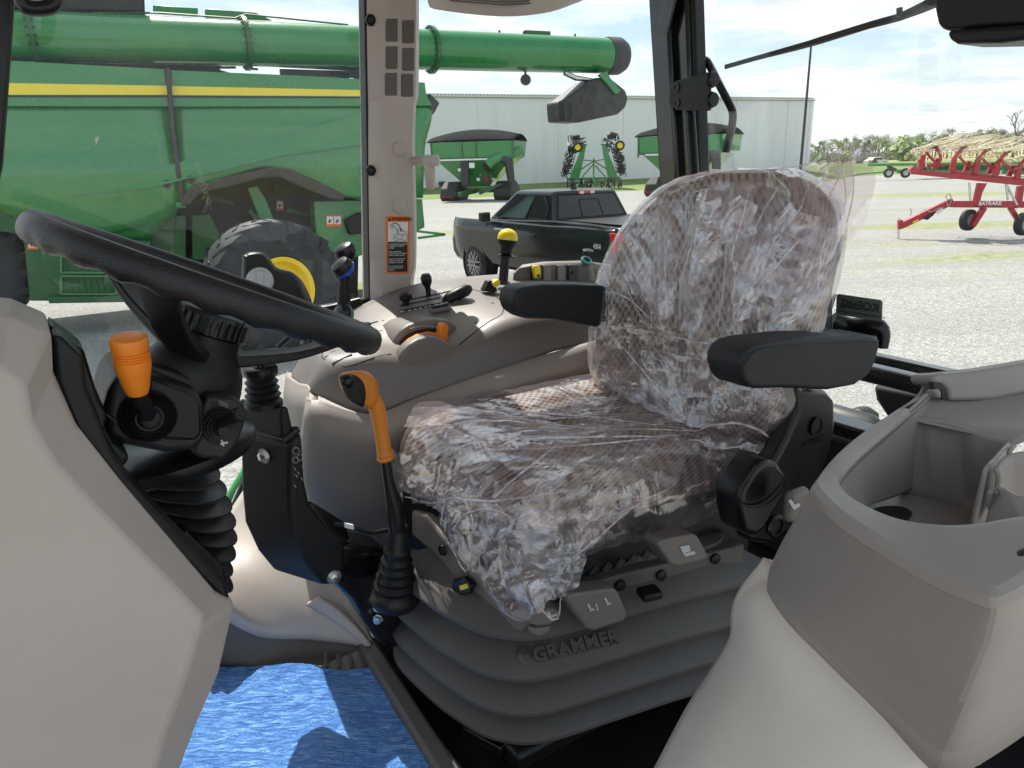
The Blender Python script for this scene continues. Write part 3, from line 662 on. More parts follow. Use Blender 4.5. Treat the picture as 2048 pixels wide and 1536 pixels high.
m.mk('door_gaps',M['ink'],tr)
rbox('wing_mirror',L(3.72,1.05,1.33),hd*.14,lf*.2,V((0,0,.17)),M['black'],tr,.03)
text('badge','4X4',L(.46,.985,1.03),-hd,V((0,0,1)),.105,M['silver'],tr,.006,bold=.002)
rbox('door_trim',L(3.30,.975,1.12),hd*.42,lf*.01,V((0,0,.03)),M['silver'],tr,.004)
for x,s in ((1.0,1),(4.35,1),(1.0,-1),(4.35,-1)):
    m=MB(); c=L(x,s*.93,.42); m.lathe(c-lf*s*.25,lf*s,[(.001,0),(.47,0),(.47,.275),(.43,.285),(.42,.2),(.001,.2)],32); m.mk('wheel_arch',M['black'],tr)
    wh=wheel(tr,L(x,s*.84,.39),lf*s,.39,.26,.62,'tyre','rim_grey',0,.35)
    m=MB(); c=L(x,s*.84,.39)+lf*s*.125
    for k in range(6):
        a=k*math.pi/3; d=hd*math.cos(a)+V((0,0,1))*math.sin(a); e=hd*-math.sin(a)+V((0,0,1))*math.cos(a)
        for q in(-.03,.03): m.bar(c+e*q,c+d*.235+e*q*1.8,.02,.03)
    m.mk('spokes',M['rim_grey'],wh)
# ================================================================ machine shed
d0=K(860,330,D=58.7); d1=K(1613,330,D=73.7); d0.z=d1.z=.45
bd=(d1-d0).normalized(); bn=V((-bd.y,bd.x,0)); bn=bn if bn.y>0 else -bn
d00=d0-bd*14; HB=6.9; Lb=(d1-d00).length
shed=thing('machine_shed',(d00+d1)/2,'long white ribbed steel shed behind the grain carts','building')
def wallq(a,b,h0,h1,name,mat,off=0,th=.12):
    n=V((-(b-a).y,(b-a).x,0)).normalized(); n=n if n.dot(a-CAM)>0 else -n
    vs=[a+V((0,0,h0)),b+V((0,0,h0)),b+V((0,0,h1)),a+V((0,0,h1))]; vs=[p+n*off for p in vs]; l=(b-a).length
    return mk(name,vs,[(0,1,2,3)],mat,shed,smooth=False,uv=[(0,h0),(l,h0),(l,h1),(0,h1)],solid=th,off=0)
wallq(d00,d1,0,HB,'wall',M['cladding'])
wallq(d1+bn*.02,d1+bn*26,0,HB,'wall',M['cladding'])
m=MB(); m.box((d00+d1)/2+bn*13+V((0,0,HB+.05)),bd*(Lb+.5),bn*26.6,V((0,0,.1))); m.mk('roof',M['cladding'],shed,smooth=False)
m=MB()
for i in range(int(Lb/.3)): m.box(d00+bd*(i*.3+.15)+V((0,0,HB+.16))-bn*.1,bd*.14,bn*.5,V((0,0,.12)))
m.box((d00+d1)/2+V((0,0,HB+.02))-bn*.12,bd*(Lb+.4),bn*.1,V((0,0,.16)))
m.mk('eave',M['greymark'],shed,smooth=False)
for x in (963,1118,1245,1465,1566):
    lo,hi=0,1
    for _ in range(30):
        t=(lo+hi)/2; p=d00.lerp(d1,t)-CAM
        if 1024+FPX*p.dot(RC)/p.dot(FW)<x: lo=t
        else: hi=t
    rbox('wall_trim',d00.lerp(d1,t)-bn*.09+V((0,0,HB/2)),bd*.16,bn*.06,V((0,0,HB-.05)),M['white'],shed,.0)
rbox('corner_trim',d1-bn*.06+V((0,0,HB/2)),bd*.35,bn*.14,V((0,0,HB)),M['white'],shed,.0)
rbox('utility_box',K(885,368,D=59),bd*.55,bn*.3,V((0,0,.4)),M['dkplate'],shed,.03)
# light pole
pb=K(1600,350,D=62); pb.z=.4
pt=K(1613,97,D=62); hp=pt.z-pb.z
o=MB().tube([pb,pb+V((0,0,hp))],[.13,.08],10).mk('light_pole',M['pole']); props(o,'thin dark light pole standing beside the right end of the white shed','light pole')
# ================================================================ grain carts
def lx(c):
    c=V(c); r=V((c.x,c.y,0)).normalized(); q=V((r.y,-r.x,0))
    return r,q
def cart(px,D,yaw,label):
    c=K(px,400,D=D); c.z=0; r,q=lx(c); a=yaw; X=q*math.cos(a)+r*math.sin(a); Y=r*math.cos(a)-q*math.sin(a)
    P=lambda x,y,z: c+X*x+Y*y+V((0,0,z))
    t=thing('grain_cart',c,label,'grain cart','grain carts by the shed')
    def ringr(w,d,z,cx=0): return [P(cx-w,-d,z),P(cx+w,-d,z),P(cx+w,d,z),P(cx-w,d,z)]
    R4=[ringr(.75,.6,.85),ringr(2.35,1.5,2.45),ringr(2.6,1.7,2.6),ringr(2.7,1.75,3.55)]
    vs=sum(R4,[]); fs=[(k*4+i,k*4+(i+1)%4,k*4+4+(i+1)%4,k*4+4+i) for k in range(3) for i in range(4)]+[(3,2,1,0)]
    mk('hopper',vs,fs,M['green'],t,smooth=False,bevel=.02)
    rows=[[P(x,y,3.57+.75*(1-(y/1.85)**2)*(1-(x/3.3)**2*.7)) for x in (-2.85,-1.5,0,1.5,2.75)] for y in (-1.8,-1.3,-.6,0,.6,1.3,1.8)]
    v,f,uv,_,_=grid(rows,3); mk('tarp_cover',v,f,M['tarp'],t,solid=.05)
    m=MB()
    for i in (-2.6,-.6,.3,2.6): m.box(P(i,-1.74,2.95),X*.08,Y*.08,V((0,0,1.2)))
    m.box(P(0,-1.76,2.55),X*5.2,Y*.06,V((0,0,.1))); m.mk('hopper_ribs',M['green_dark'],t,smooth=False)
    rbox('side_band',P(-.4,-1.80,2.5),X*3.4,Y*.03,V((0,0,.09)),M['white'],t,0)
    rbox('ladder_post',P(-.55,-1.45,1.7),X*.5,Y*.2,V((0,0,1.5)),M['dkplate'],t,.02)
    for x,y,z,s in ((.0,-1.78,2.15,.22),(.5,-1.35,1.5,.16),(.25,-1.3,1.3,.14),(-.9,-1.5,1.9,.12),(1.2,-1.3,1.3,.12)): rbox('decal',P(x,y,z),X*s*1.6,Y*.02,V((0,0,s*1.4)),M['white'],t,0)
    o=MB().tube([P(1.05,-1.9,2.1),P(1.5,-1.7,2.5),P(3.0,-.9,2.95)],.32,16).mk('auger_tube',M['green'],t)
    MB().tube([P(1.02,-1.95,2.08),P(1.0,-1.98,2.06)],.30,16).mk('auger_mouth',M['black'],o)
    o=MB().tube([P(.9,-2.0,1.35),P(.85,-1.2,1.75)],.36,16).mk('auger_tube',M['green_dark'],t)
    MB().tube([P(.905,-2.02,1.345),P(.9,-2.03,1.34)],.30,16).mk('auger_mouth',M['rust'],o)
    MB().tube([P(1.9,-1.6,2.5),P(2.3,-1.6,2.4),P(2.45,-1.6,1.1)],[.25,.3,.22],14).mk('spout',M['dkplate'],t)
    for s in (-1,1):
        m=MB(); m.prism([P(s*1.75-.55,y,z) for y,z in [(-1.4,.25),(-1.1,0),(1.1,0),(1.4,.25),(1.3,.75),(.5,1.15),(-.5,1.15),(-1.3,.75)]],X*1.1)
        m.mk('track',M['tyre'],t,bevel=.08)
    m=MB(); m.bar(P(-1.8,0,.6),P(1.8,0,.6),.3); m.bar(P(0,-1.2,.6),P(-.3,-3.6,.5),.25); m.prism([P(.3,-1.4,.35),P(1.7,-1.4,.9),P(1.7,-1.4,1.05),P(.3,-1.4,.7)],Y*.3); m.mk('chassis',M['green_dark'],t)
    m=MB(); m.prism([P(-1.75-.57,y,z) for y,z in [(-1.42,.25),(-1.12,.01),(-.6,.01),(-1.2,.6)]],X*.9); m.mk('track_guard',M['rust'],t)
    return t
cart(962,47.5,rad(-16),'green grain cart with a black tarp left of the black pickup')
cart(1374,46,rad(-22),'green grain cart half hidden behind the black rear cab post')
# ================================================================ folded tillage tool
c=K(1187,380,D=58); c.z=.1; r,q=lx(c); P=lambda x,y,z:c+q*x+r*y+V((0,0,z))
ti=thing('folded_cultivator',c,'green cultivator with both wings folded up in front of the white shed','farm implement')
m=MB()
for s in (-1,1):
    m.prism([P(s*1.1,-.3,.9),P(s*1.9,-.3,.8),P(s*1.6,-.3,1.6),P(s*1.15,-.3,2.6),P(s*.9,-.3,3.3),P(s*.6,-.3,3.3),P(s*.75,-.3,2.4)],r*.2)
    m.bar(P(0,0,2.1),P(s*1.3,0,1.3),.1); m.bar(P(0,0,2.1),P(s*.9,0,2.2),.08); m.bar(P(s*.55,.4,3.35),P(s*1.4,.4,3.1),.14)
    m.bar(P(s*.7,.8,3.2),P(s*1.7,.8,1.1),.12)
m.bar(P(-2.1,0,.75),P(2.1,0,.75),.2); m.bar(P(-2.1,1,.75),P(2.1,1,.75),.2); m.bar(P(0,-1.6,.5),P(0,0,1.0),.16); m.bar(P(0,-.1,.5),P(0,-.1,2.3),.12)
m.bar(P(-.9,-.2,.9),P(0,-.2,1.9),.1); m.bar(P(.9,-.2,.9),P(0,-.2,1.9),.1)
m.mk('frame',M['green'],ti,smooth=False)
random.seed(5)
m=MB()
for s in (-1,1):
    for i in range(110):
        z=random.uniform(1.2,4.1); x=s*(1.25+(4.1-z)*.27+random.uniform(-.25,.3)) if z<3 else s*random.uniform(.6,1.7)
        a=random.uniform(-.5,.5); m.tube([P(x,random.uniform(-.4,.8),z),P(x+s*.35,random.uniform(-.4,.8),z-.1+a*.3),P(x+s*.3+a*.2,0,z-.35)],.036,4)
    for i in range(8):
        z=1.3+i*.3; m.lathe(P(s*(1.75-i*.07),.2,z),q*s+V((0,0,.3)),[(.2,0),(.2,.03)],10)
for i in range(50):
    x=random.uniform(-2.2,2.2); m.tube([P(x,random.uniform(-.5,1),.8),P(x+.1,random.uniform(-.5,1),.4),P(x-.05,random.uniform(-.5,1),.08)],.035,4)
for x in (-2.1,-1.6,-1.1,-.6,.6,1.1,1.6,2.1): m.lathe(P(x,-.4,.38),q,[(.3,0),(.3,.1)],12)
m.mk('tines',M['dkplate'],ti)
for s,x,z in ((-1,-1.25,3.15),(1,2.0,3.2)): wheel(ti,P(x,-.5,z),r*-1+q*.15,.38,.25,.55,'tyre','rim_yellow',0,.4,n=20)
for s,x,z,tl in ((-1,-1.35,3.9,.1),(-1,-1.75,3.05,-.1),(1,1.3,3.9,.2),(1,1.5,4.0,-.3)): wheel(ti,P(x,0,z),q+V((0,0,tl)),.2,.55,.5,'tyre','dkplate',0,.4,n=16)
m=MB(); m.bar(P(-.7,-.25,1.2),P(-.25,-.25,1.75),.07); m.bar(P(.7,-.25,1.2),P(.25,-.25,1.75),.07); m.bar(P(.05,-.3,.6),P(.1,-.3,1.9),.07); m.mk('hydraulic_cylinder',M['silver'],ti)
# ================================================================ wheel rake
ra_=K(1797,478,Z=0); rb_=K(2050,476,Z=0)
def rp(x,y,o=0): return onv(x,y,ra_,rb_,o)
rk=thing('wheel_rake',rp(1950,470),'red folded hay rake with raised straw-coloured tine wheels on the gravel','hay rake')
rn=V((-(rb_-ra_).y,(rb_-ra_).x,0)).normalized(); rn=rn if rn.y>0 else -rn
m=MB(); m.bar(rp(1803,451),rp(1905,402),.15,.17); m.bar(rp(1800,440),rp(1800,458),.12); m.mk('drawbar',M['red'],rk,bevel=.01)
m=MB(); m.bar(rp(1900,408),rp(2075,409),.18,.17); m.prism([rp(1950,402,-.12),rp(2040,402,-.12),rp(2035,417,-.12),rp(1950,412,-.12)],rn*.2); m.mk('main_beam',M['red'],rk,bevel=.01)
m=MB(); m.bar(rp(1822,343,.3),rp(2090,371,-.2),.14,.13); m.bar(rp(1830,336,.3),rp(1822,345,.3),.2); m.bar(rp(1900,345,.25),rp(2090,366,-.25),.10,.12); m.mk('wing_beam',M['red'],rk,bevel=.01)
m=MB()
for a,b in (((1968,415),(1944,452)),((2020,415),(2043,452))): m.bar(rp(*a),rp(*b,-.05),.16,.12)
for a,b in (((1952,404),(1961,366)),((2036,404),(2041,372))): m.bar(rp(*a),rp(*b),.15,.15)
m.prism([rp(1955,372,-.1),rp(1975,366,-.1),rp(1966,384,-.1)],rn*.15); m.mk('legs',M['red'],rk,bevel=.01)
hubs=[(1871,292,1838,336),(1929,292,1901,341),(1976,297,1948,345),(2016,302,1988,350),(2058,312,2032,356),(2098,320,2072,362)]
for i,(hx,hy,bx,by) in enumerate(hubs):
    o_=.25-.1*i
    m=MB(); h_=rp(hx,hy,o_)
    if i==0: m.tube([rp(1836,320,o_),rp(1850,330,o_),rp(1868,330,o_),rp(1880,322,o_),rp(1880,308,o_),h_],.045,8,smoothn=4)
    else: m.tube([rp(bx+4,by-22,o_),h_],.05,8)
    m.prism([rp(bx-2,by+2,o_-.06),rp(bx+9,by+3,o_-.06),rp(bx+15,by-28,o_-.06),rp(bx+6,by-26,o_-.06)],rn*.12)
    m.tube([rp(bx+14,by-32,o_),rp(bx+24,by-20,o_),rp(bx+38,by-8,o_),rp(bx+52,by-6,o_)],.035,8,smoothn=3)
    m.prism([rp(bx+26,by+2,o_+.1),rp(bx+36,by+3,o_+.1),rp(bx+42,by-18,o_+.1),rp(bx+36,by-20,o_+.1)],rn*.1)
    ar=m.mk('arm',M['red'],rk,bevel=.006)
    rbox('tag',rp(bx+14,by-6,o_-.09),V((.03,0,0)),V((0,.02,0)),V((0,0,.1)),M['white'],ar,0) if i in(0,3) else None
random.seed(9)
def tinewheel(c,ax,r):
    ax=V(ax).normalized(); N=ax.orthogonal().normalized(); B=ax.cross(N); m=MB(); n=32
    for k in range(n):
        a=2*math.pi*k/n+random.uniform(-.04,.04); d=lambda q,rr,h=0: c+(N*math.cos(q)+B*math.sin(q))*rr+ax*h
        m.tube([d(a,.16),d(a+.12,r*.55,.03),d(a+.30,r*.86,.0),d(a+.52,r*1.0,-.05),d(a+.60,r*1.06,-.12)],.0042,3,cap=False)
    m.tube([c+(N*math.cos(a)+B*math.sin(a))*r*.84 for a in [k*math.pi/12 for k in range(25)]],.014,5,cap=False)
    return m
disc=lambda c,ax: MB().lathe(c,ax,[(.26,0),(.27,.012),(.2,.02),(.12,.03),(.001,.03)],20)
for i,(hx,hy,bx,by) in enumerate(hubs):
    for k,(dx,dy,o_,tl) in enumerate(((0,-1,.25-.1*i,.22),(18,-7,1.3-.1*i,.30))):
        c=rp(hx+dx,hy+dy,o_); ax=V((-.15+random.uniform(-.1,.1),tl+random.uniform(-.06,.06),1))
        o=tinewheel(c,ax,.72).mk('tine_wheel',M['tine'],rk,smooth=False)
        if k==0: disc(c-V((0,0,.03)),ax).mk('hub_disc',M['tine'],o); MB().lathe(c-V((0,0,.07)),ax,[(.08,0),(.08,.05),(.03,.06)],12).mk('hub_cap',M['rust'],o)
wheel(rk,rp(1937,440,.12),rn*-1+dC*.55,.285,.2,.55,'tyre','rim_grey',0,.3,n=28)
wheel(rk,rp(2047,448,-.3),rn*-1+dC*.55,.30,.2,.55,'tyre','rim_grey',0,.3,n=28)
m=MB(); m.bar(rp(1799,436),rp(1796,478),.06,.05); m.mk('jack_stand',M['steel'],rk)
m=MB()
for a,b in (((1938,365),(1941,402)),((2012,368),(2034,410)),((2012,368),(2016,400))): m.tube([rp(*a,-.1),rp(*b,-.12)],.03,8)
m.mk('hydraulic_cylinder',M['steel'],rk)
m=MB(); m.tube([rp(1895,400,-.12),rp(1892,392,-.12),rp(1900,388,-.12),rp(1902,402,-.12),rp(1896,412,-.12),rp(1893,402,-.12)],.012,6,smoothn=4); m.tube([rp(1838,430,-.1),rp(1848,418,-.1),rp(1862,424,-.1),rp(1880,415,-.1)],.01,6,smoothn=4); m.tube([rp(1821,432,-.1),rp(1823,422,-.1),rp(1820,416,-.1)],.012,6); m.mk('hoses',M['greymark'],rk)
prism('decal',[rp(x,y,-.11) for x,y in [(1872,423),(1885,415),(1887,421),(1874,429)]],rn*.01,M['white'],rk,0)
prism('decal',[rp(x,y,-.11) for x,y in [(1845,438),(1858,428),(1870,424),(1868,430),(1855,440)]],rn*.01,M['ink'],rk,0)
prism('decal',[rp(x,y,-.12) for x,y in [(1825,444),(1836,438),(1837,441),(1826,447)]],rn*.01,M['yellow'],rk,0)
text('lettering','BATRAKE',rp(1980,407,-.16),(rb_-ra_),V((0,0,1)),.13,M['white'],rk,.004,bold=.005)
# ================================================================ header trailer in the grass
ha,hb=K(1700,356,D=62),K(2060,352,D=62); ha.z=hb.z=0
hp_=lambda x,y,o=0: onv(x,y,ha,hb,o)
ht=thing('header_trailer',hp_(1880,352),'long green header trailer on small wheels behind the red rake','trailer')
hn=V((-(hb-ha).y,(hb-ha).x,0)).normalized()
m=MB(); m.bar(hp_(1737,330),hp_(2100,325),.2,.22); m.bar(hp_(1712,349),hp_(1800,341),.12); m.bar(hp_(1715,350),hp_(1704,352),.1); m.bar(hp_(1795,343),hp_(2100,346),.25,.3)
for x in (1850,1900,1950,2000,2050): m.bar(hp_(x,327),hp_(x+8,345),.15)
m.mk('frame',M['green'],ht,smooth=False)
m=MB()
for x in range(1840,2090,14): m.prism([hp_(x,330,.3),hp_(x+13,330,.3),hp_(x+13,344,.3),hp_(x,346,.3)],hn*1.2)
m.mk('header',M['green_dark'],ht,smooth=False)
m=MB(); m.tube([hp_(1775,332),hp_(1792,340)],.12,6); m.mk('hitch_arm',M['dkplate'],ht)
for x in (1777,1811): wheel(ht,hp_(x,346,-.2),hn+dC*.2,.40,.3,.5,'tyre','silver',0,.3,n=20)
# ================================================================ far trees, hedges, houses
def leaf_mb(cx,rx,rz,cz,n,s,seed,hollow=.25):
    random.seed(seed); m=MB()
    cl=[(random.gauss(0,rx*.42),random.gauss(0,rx*.42),cz+random.uniform(-1,1)*rz*.8,random.uniform(.5,1.)*rx*.45) for _ in range(9)]
    for i in range(n):
        c=random.choice(cl); d=V((random.gauss(0,1),random.gauss(0,1),random.gauss(0,1))).normalized()*c[3]*random.uniform(.5,1.05)
        p=V((c[0],c[1],c[2]))+d; a=V((random.gauss(0,1),random.gauss(0,1),random.gauss(0,1))).normalized(); b=a.orthogonal().normalized(); ss=s*random.uniform(.5,1.3)
        m.add([p-a*ss,p+b*ss*.6,p+a*ss,p-b*ss*.6],[(0,1,2,3)])
    return m
def twigs(m,p,d,l,r,dep,rng):
    e=p+d*l; m.tube([p,p+d*l*.5+V((rng.gauss(0,.04),rng.gauss(0,.04),0))*l,e],[r,r*.85,r*.65],5,cap=False)
    if dep==0: return
    for k in range(3 if dep>1 else 4):
        nd=(d+V((rng.gauss(0,.5),rng.gauss(0,.5),rng.gauss(.05,.25)))).normalized(); twigs(m,e if k else p+d*l*.7,nd,l*rng.uniform(.6,.8),r*.6,dep-1,rng)
def maketree(name,label,leafmat,h,rx,n,s,seed,bare=0,grp='trees along the far edge of the field'):
    t=thing(name,(0,0,0),label,'tree',grp); rng=random.Random(seed); m=MB()
    twigs(m,V((0,0,0)),V((rng.gauss(0,.05),rng.gauss(0,.05),1)).normalized(),h*.34,h*.022,4 if bare else 3,rng); m.mk('trunk',M['trunk'],t)
    if n: leaf_mb(0,rx,h*.30,h*.64,n,s,seed).mk('crown',M[leafmat],t,smooth=False)
    return t
protos=[maketree('broadleaf_tree','pale green budding tree in the far treeline',['leaf_a','leaf_b','leaf_b','leaf_c','leaf_b'][i],9+i*.5,3.0,[900,620,520,800,420][i],.20,20+i) for i in range(5)]
pc=maketree('conifer_tree','dark evergreen tree in the far treeline','leaf_d',8,2.0,500,.35,40)
random.seed(21); first=set()
def put(pr,px,D,sc,label=None):
    loc=K(px,312,D=D); loc.z=0; rz=random.uniform(0,6.28)
    if pr not in first: first.add(pr); pr.location=loc; pr.rotation_euler=(0,0,rz); pr.scale=(sc,)*3; o=pr
    else: o=copy_tree(pr,None,loc,rz,None,sc)
    if label: o['label']=label
for i in range(64):
    px=1606+i*7.2+random.uniform(-3,3); pr=protos[random.randrange(5)] if random.random()>.12 else pc
    put(pr,px,random.uniform(225,300),random.uniform(.62,.9)*(1.0+max(0,(px-1800))/700))
for i in range(26):
    px=1700+i*14+random.uniform(-3,3); put(protos[1+random.randrange(4)],px,random.uniform(185,215),random.uniform(.5,.68))
bt=maketree('bare_tree','tall leafless tree rising above the treeline behind the rake','leaf_b',15,4,0,.3,77,1,None)
if 'group' in bt: del bt['group']
bt.location=K(2026,312,D=190); bt.location.z=0
def bush(px,D,rx,lab,mt='leaf_c',sd=1):
    l=K(px,318,D=D); l.z=0; o=thing('bush',l,lab,'bush',None); m=leaf_mb(0,rx,rx*.45,rx*.5,420,.16*rx,sd); m.v=[v+l for v in m.v]; m.mk('foliage',M[mt],o,smooth=False)
    MB().tube([l,l+V((0,0,rx*.7))],.08,6).mk('stem',M['trunk'],o)
bush(1693,170,2.6,'round bright green bush just right of the shed corner','leaf_c',3)
bush(1640,150,2.2,'low green bush hiding the foot of the white shed corner','leaf_a',4)
bush(1806,170,4.6,'large round light green bush near the far low wall','leaf_c',5)
bush(1716,130,.9,'tiny dark bush in the grass, left of the pair','leaf_d',6)
bush(1722,130,1.0,'tiny dark bush in the grass close to the plastic bag tip','leaf_d',7)
bush(1748,130,1.1,'tiny dark bush in the grass left of the white car','leaf_d',8)
l=K(1743,316,D=215); l.z=0
o=rbox('low_building',l+V((0,0,1.1)),V((15,4,0)),V((-2,8,0)),V((0,0,2.4)),M['concrete'],None,.02); props(o,'long low grey building below the treeline','building')
l=K(1620,316,D=200); l.z=0
o=rbox('low_building',l+V((0,0,1.2)),V((12,2,0)),V((-1,8,0)),V((0,0,2.6)),M['concrete'],None,.02); props(o,'low grey building showing just right of the shed','building')
l=K(1753,318,D=140); l.z=0; cr_=thing('parked_car',l,'small white car far off on the road','car'); Lc=lw(l,(1,.2,0))
prism('body',[Lc(x,-.85,z) for x,z in [(-2.1,.3),(-2.1,.85),(-1.6,.95),(-1.1,1.4),(.5,1.42),(1.1,.95),(2.0,.8),(2.1,.3)]],V((-.2,1,0)).normalized()*1.7,M['white'],cr_,.05)
prism('side_window',[Lc(x,-.87,z) for x,z in [(-1.3,.95),(-1.0,1.3),(.45,1.32),(.85,.95)]],V((-.2,1,0)).normalized()*.02,M['carglass'],cr_,.0)
for x in(-1.3,1.3): wheel(cr_,Lc(x,-.8,.32),V((-.2,1,0)),.32,.2,.6,'tyre','rim_grey',n=14)
for px,lab in ((1693,'left of the two far street lamps'),(1826,'far street lamp right of the round light green bush')):
    l=K(px,318,D=160); l.z=0; t=thing('street_lamp',l,lab,'street lamp','far street lamps'); MB().tube([l,l+V((0,0,3.6))],.06,6).mk('post',M['greymark'],t)
    MB().lathe(l+V((0,0,3.6)),V((0,0,1)),[(.001,0),(.2,.08),(.25,.25),(.15,.45),(.001,.5)],10).mk('globe',M['white'],t)
# ================================================================ the cab shell
cab=thing('tractor_cab',CB(-.4,.95,-.95),'tractor cab interior with beige posts, black frames, big windows and dark floor','tractor cab')
def fbox(name,F0,F1,R0,R1,U0_,U1,mat,parent=cab,bevel=.004,**k):
    return rbox(name,CB((F0+F1)/2,(R0+R1)/2,(U0_+U1)/2),CF*(F1-F0),CRt*(R1-R0),V((0,0,U1-U0_)),mat,parent,bevel,**k)
fbox('floor',-1.5,.75,.22,1.62,-1.02,-.952,M['black'],bevel=.01)
fbox('roof',-1.62,.85,.10,1.78,.55,.70,M['beige'],bevel=.03)  # unseen cab roof, added so the seat lies in shade
fbox('rear_wall',-1.50,-1.42,.2,1.62,-.95,-.60,M['black'],bevel=.01)
fbox('front_wall',.62,.75,.2,1.62,-.95,-.35,M['black'],bevel=.01)
# floor mat: beige ribbed rubber with a raised rim towards the seat pedestal
fbox('floor_mat',-.44,.5,.35,1.24,-.951,-.940,M['taupe'],bevel=.004)
m=MB(); A_=[K(736,1296,U=-.93),K(890,1540,U=-.93)]
dd=(A_[1]-A_[0]).normalized(); m.bar(A_[0]-dd*.02,A_[1]+dd*.5,.035,.03); m.mk('mat_rim',M['beige_dark'],cab,bevel=.008)
# right kick panel below the door glass
kg=[[K(412,1095,R=1.58),K(468,1008,R=1.60),K(520,930,R=1.60),K(610,800,R=1.60)],
    [K(415,1120,R=1.50),K(490,1070,R=1.50),K(590,1030,R=1.46),K(690,1010,R=1.42)],
    [K(420,1150,R=1.40),K(500,1150,R=1.40),K(600,1180,R=1.34),K(720,1210,R=1.26)],
    [K(430,1190,R=1.35),K(520,1250,R=1.33),K(620,1258,R=1.29),K(742,1285,R=1.21)],
    [K(430,1230,R=1.35),K(520,1275,R=1.33),K(620,1280,R=1.29),K(742,1297,R=1.22)]]
v,f,uv,_,_=grid(kg,5); mk('kick_panel',v,f,M['beige'],cab,solid=.02,off=1)
kg=[[K(400,1175,R=1.37),K(470,1200,R=1.36),K(540,1245,R=1.345),K(640,1255,R=1.31),K(745,1300,R=1.235)],
    [K(400,1240,R=1.355),K(470,1240,R=1.35),K(540,1260,R=1.335),K(640,1275,R=1.30),K(742,1306,R=1.23)],
    [K(400,1310,R=1.345),K(450,1310,R=1.34),K(540,1312,R=1.315),K(640,1310,R=1.28),K(738,1312,R=1.225)],
    [K(400,1336,U=-.945),K(450,1336,U=-.945),K(540,1338,U=-.945),K(640,1338,U=-.945),K(736,1338,U=-.945)]]
v,f,uv,_,_=grid(kg,5); mk('lower_kick_panel',v,f,M['beige_dark'],cab,solid=.02,off=1)
kg=[[K(615,1205,R=1.30),K(660,1230,R=1.27),K(700,1262,R=1.24),K(738,1290,R=1.215)],[K(640,1190,R=1.285),K(680,1215,R=1.26),K(715,1250,R=1.235),K(745,1285,R=1.21)]]
v,f,uv,_,_=grid(kg,4); mk('panel_flange',v,f,M['beige'],cab,solid=.012)
m=MB()
for i,x in enumerate((650,675,700,725)): m.bar(K(x,1312,R=1.262-.012*i)+V((0,0,.004)),K(x+3,1336,U=-.938),.006)
m.mk('mat_ribs',M['beige_dark'],cab)
# posts
Z=V((0,0,1))
m=MB(); m.prism([K(-30,-270,R=1.60),K(47,-270,R=1.60),K(33,-60,R=1.60),K(26,60,R=1.60),K(6,330,R=1.60),K(-30,500,R=1.6),K(-110,900,R=1.60),K(-210,900,R=1.60),K(-120,500,R=1.60),K(-80,330,R=1.60)],CRt*.05); m.mk('front_post',M['black_s'],cab,bevel=.006)
# beige rear door post: two faces and a swelling
rows=[]
for y,xs in ((-275,(731,766,774,834,840)),(-40,(734,768,776,832,838)),(60,(735,770,778,832,838)),(185,(737,771,779,831,837)),(215,(738,768,776,827,832)),(300,(738,768,774,825,830)),(425,(739,770,776,828,833)),(500,(740,772,778,829,833)),(535,(741,770,777,828,832)),(560,(741,765,773,822,828)),(625,(742,764,772,815,822))):
    r0=K(xs[0],y,R=1.655); r1=K(xs[1],y,R=1.625); r2=K(xs[2],y,R=1.622); r3=K(xs[3],y,R=1.625); r4=K(xs[4],y,R=1.66)
    rows.append([r0,r1,r2,r3,r4,r4+CRt*.05,r0+CRt*.05])
v,f,uv=loft(rows,1,3); mk('door_post',v,f,M['beige'],cab,bevel=0)
post=cab.children[-1]
fbox('post_edge',-.735,-.722,1.64,1.70,-.5,.56,M['black'],bevel=.002) if False else None
m=MB(); m.prism([K(724,-275,R=1.66),K(731,-275,R=1.66),K(744,620,R=1.66),K(738,620,R=1.66)],CRt*.03); m.mk('post_seal',M['black'],cab)
pr_=lambda x,y: K(x,y,R=1.62)
for (x0,y0) in ((783,60),(816,63),(783,115),(816,118),(782,168),(814,170)):
    prism('post_insert',[K(x0-11,y0-22,R=1.6235),K(x0+11,y0-22,R=1.6235),K(x0+11,y0+23,R=1.6235),K(x0-11,y0+23,R=1.6235)],CRt*.02-CRt*.0235,M['beige_dark'],post,.0)
    prism('post_insert_pad',[K(x0+a,y0+b,R=1.6205) for a,b in ((-8.5,-22),(8.5,-22),(10.5,-19),(10.5,20),(8.5,23),(-8.5,23),(-10.5,20),(-10.5,-19))],CRt*.006,M['beige_dark'],post,.001)
for x,y in ((798,298),(797,412)): MB().lathe(K(x,y,R=1.624),-CRt,[(.0175,0),(.0175,.004),(.015,.006),(.001,.0062)],32).mk('post_plug',M['beige'],post)
for x,y in ((741,41),(741,341),(742,611)): MB().lathe(K(x,y,R=1.652),-CRt+CF*.4,[(.010,0),(.0125,.006),(.009,.012),(.006,.009),(.001,.009)],24).mk('screw_cap',M['black'],post)
# coat hook
hk=MB().tube([K(826,322,R=1.63),K(858,320,R=1.58)],[.010,.012],16).mk('hook_arm',M['beige'],post)
MB().lathe(K(861,311,R=1.575),-Z,[(.001,-.001),(.018,0),(.021,.006),(.021,.018),(.018,.024),(.001,.025)],28).mk('hook_cap',M['beige'],post)
MB().lathe(K(859,334,R=1.575),-Z,[(.013,0),(.0135,.004),(.010,.046),(.007,.050),(.001,.0505)],24).mk('hook_peg',M['beige'],post)
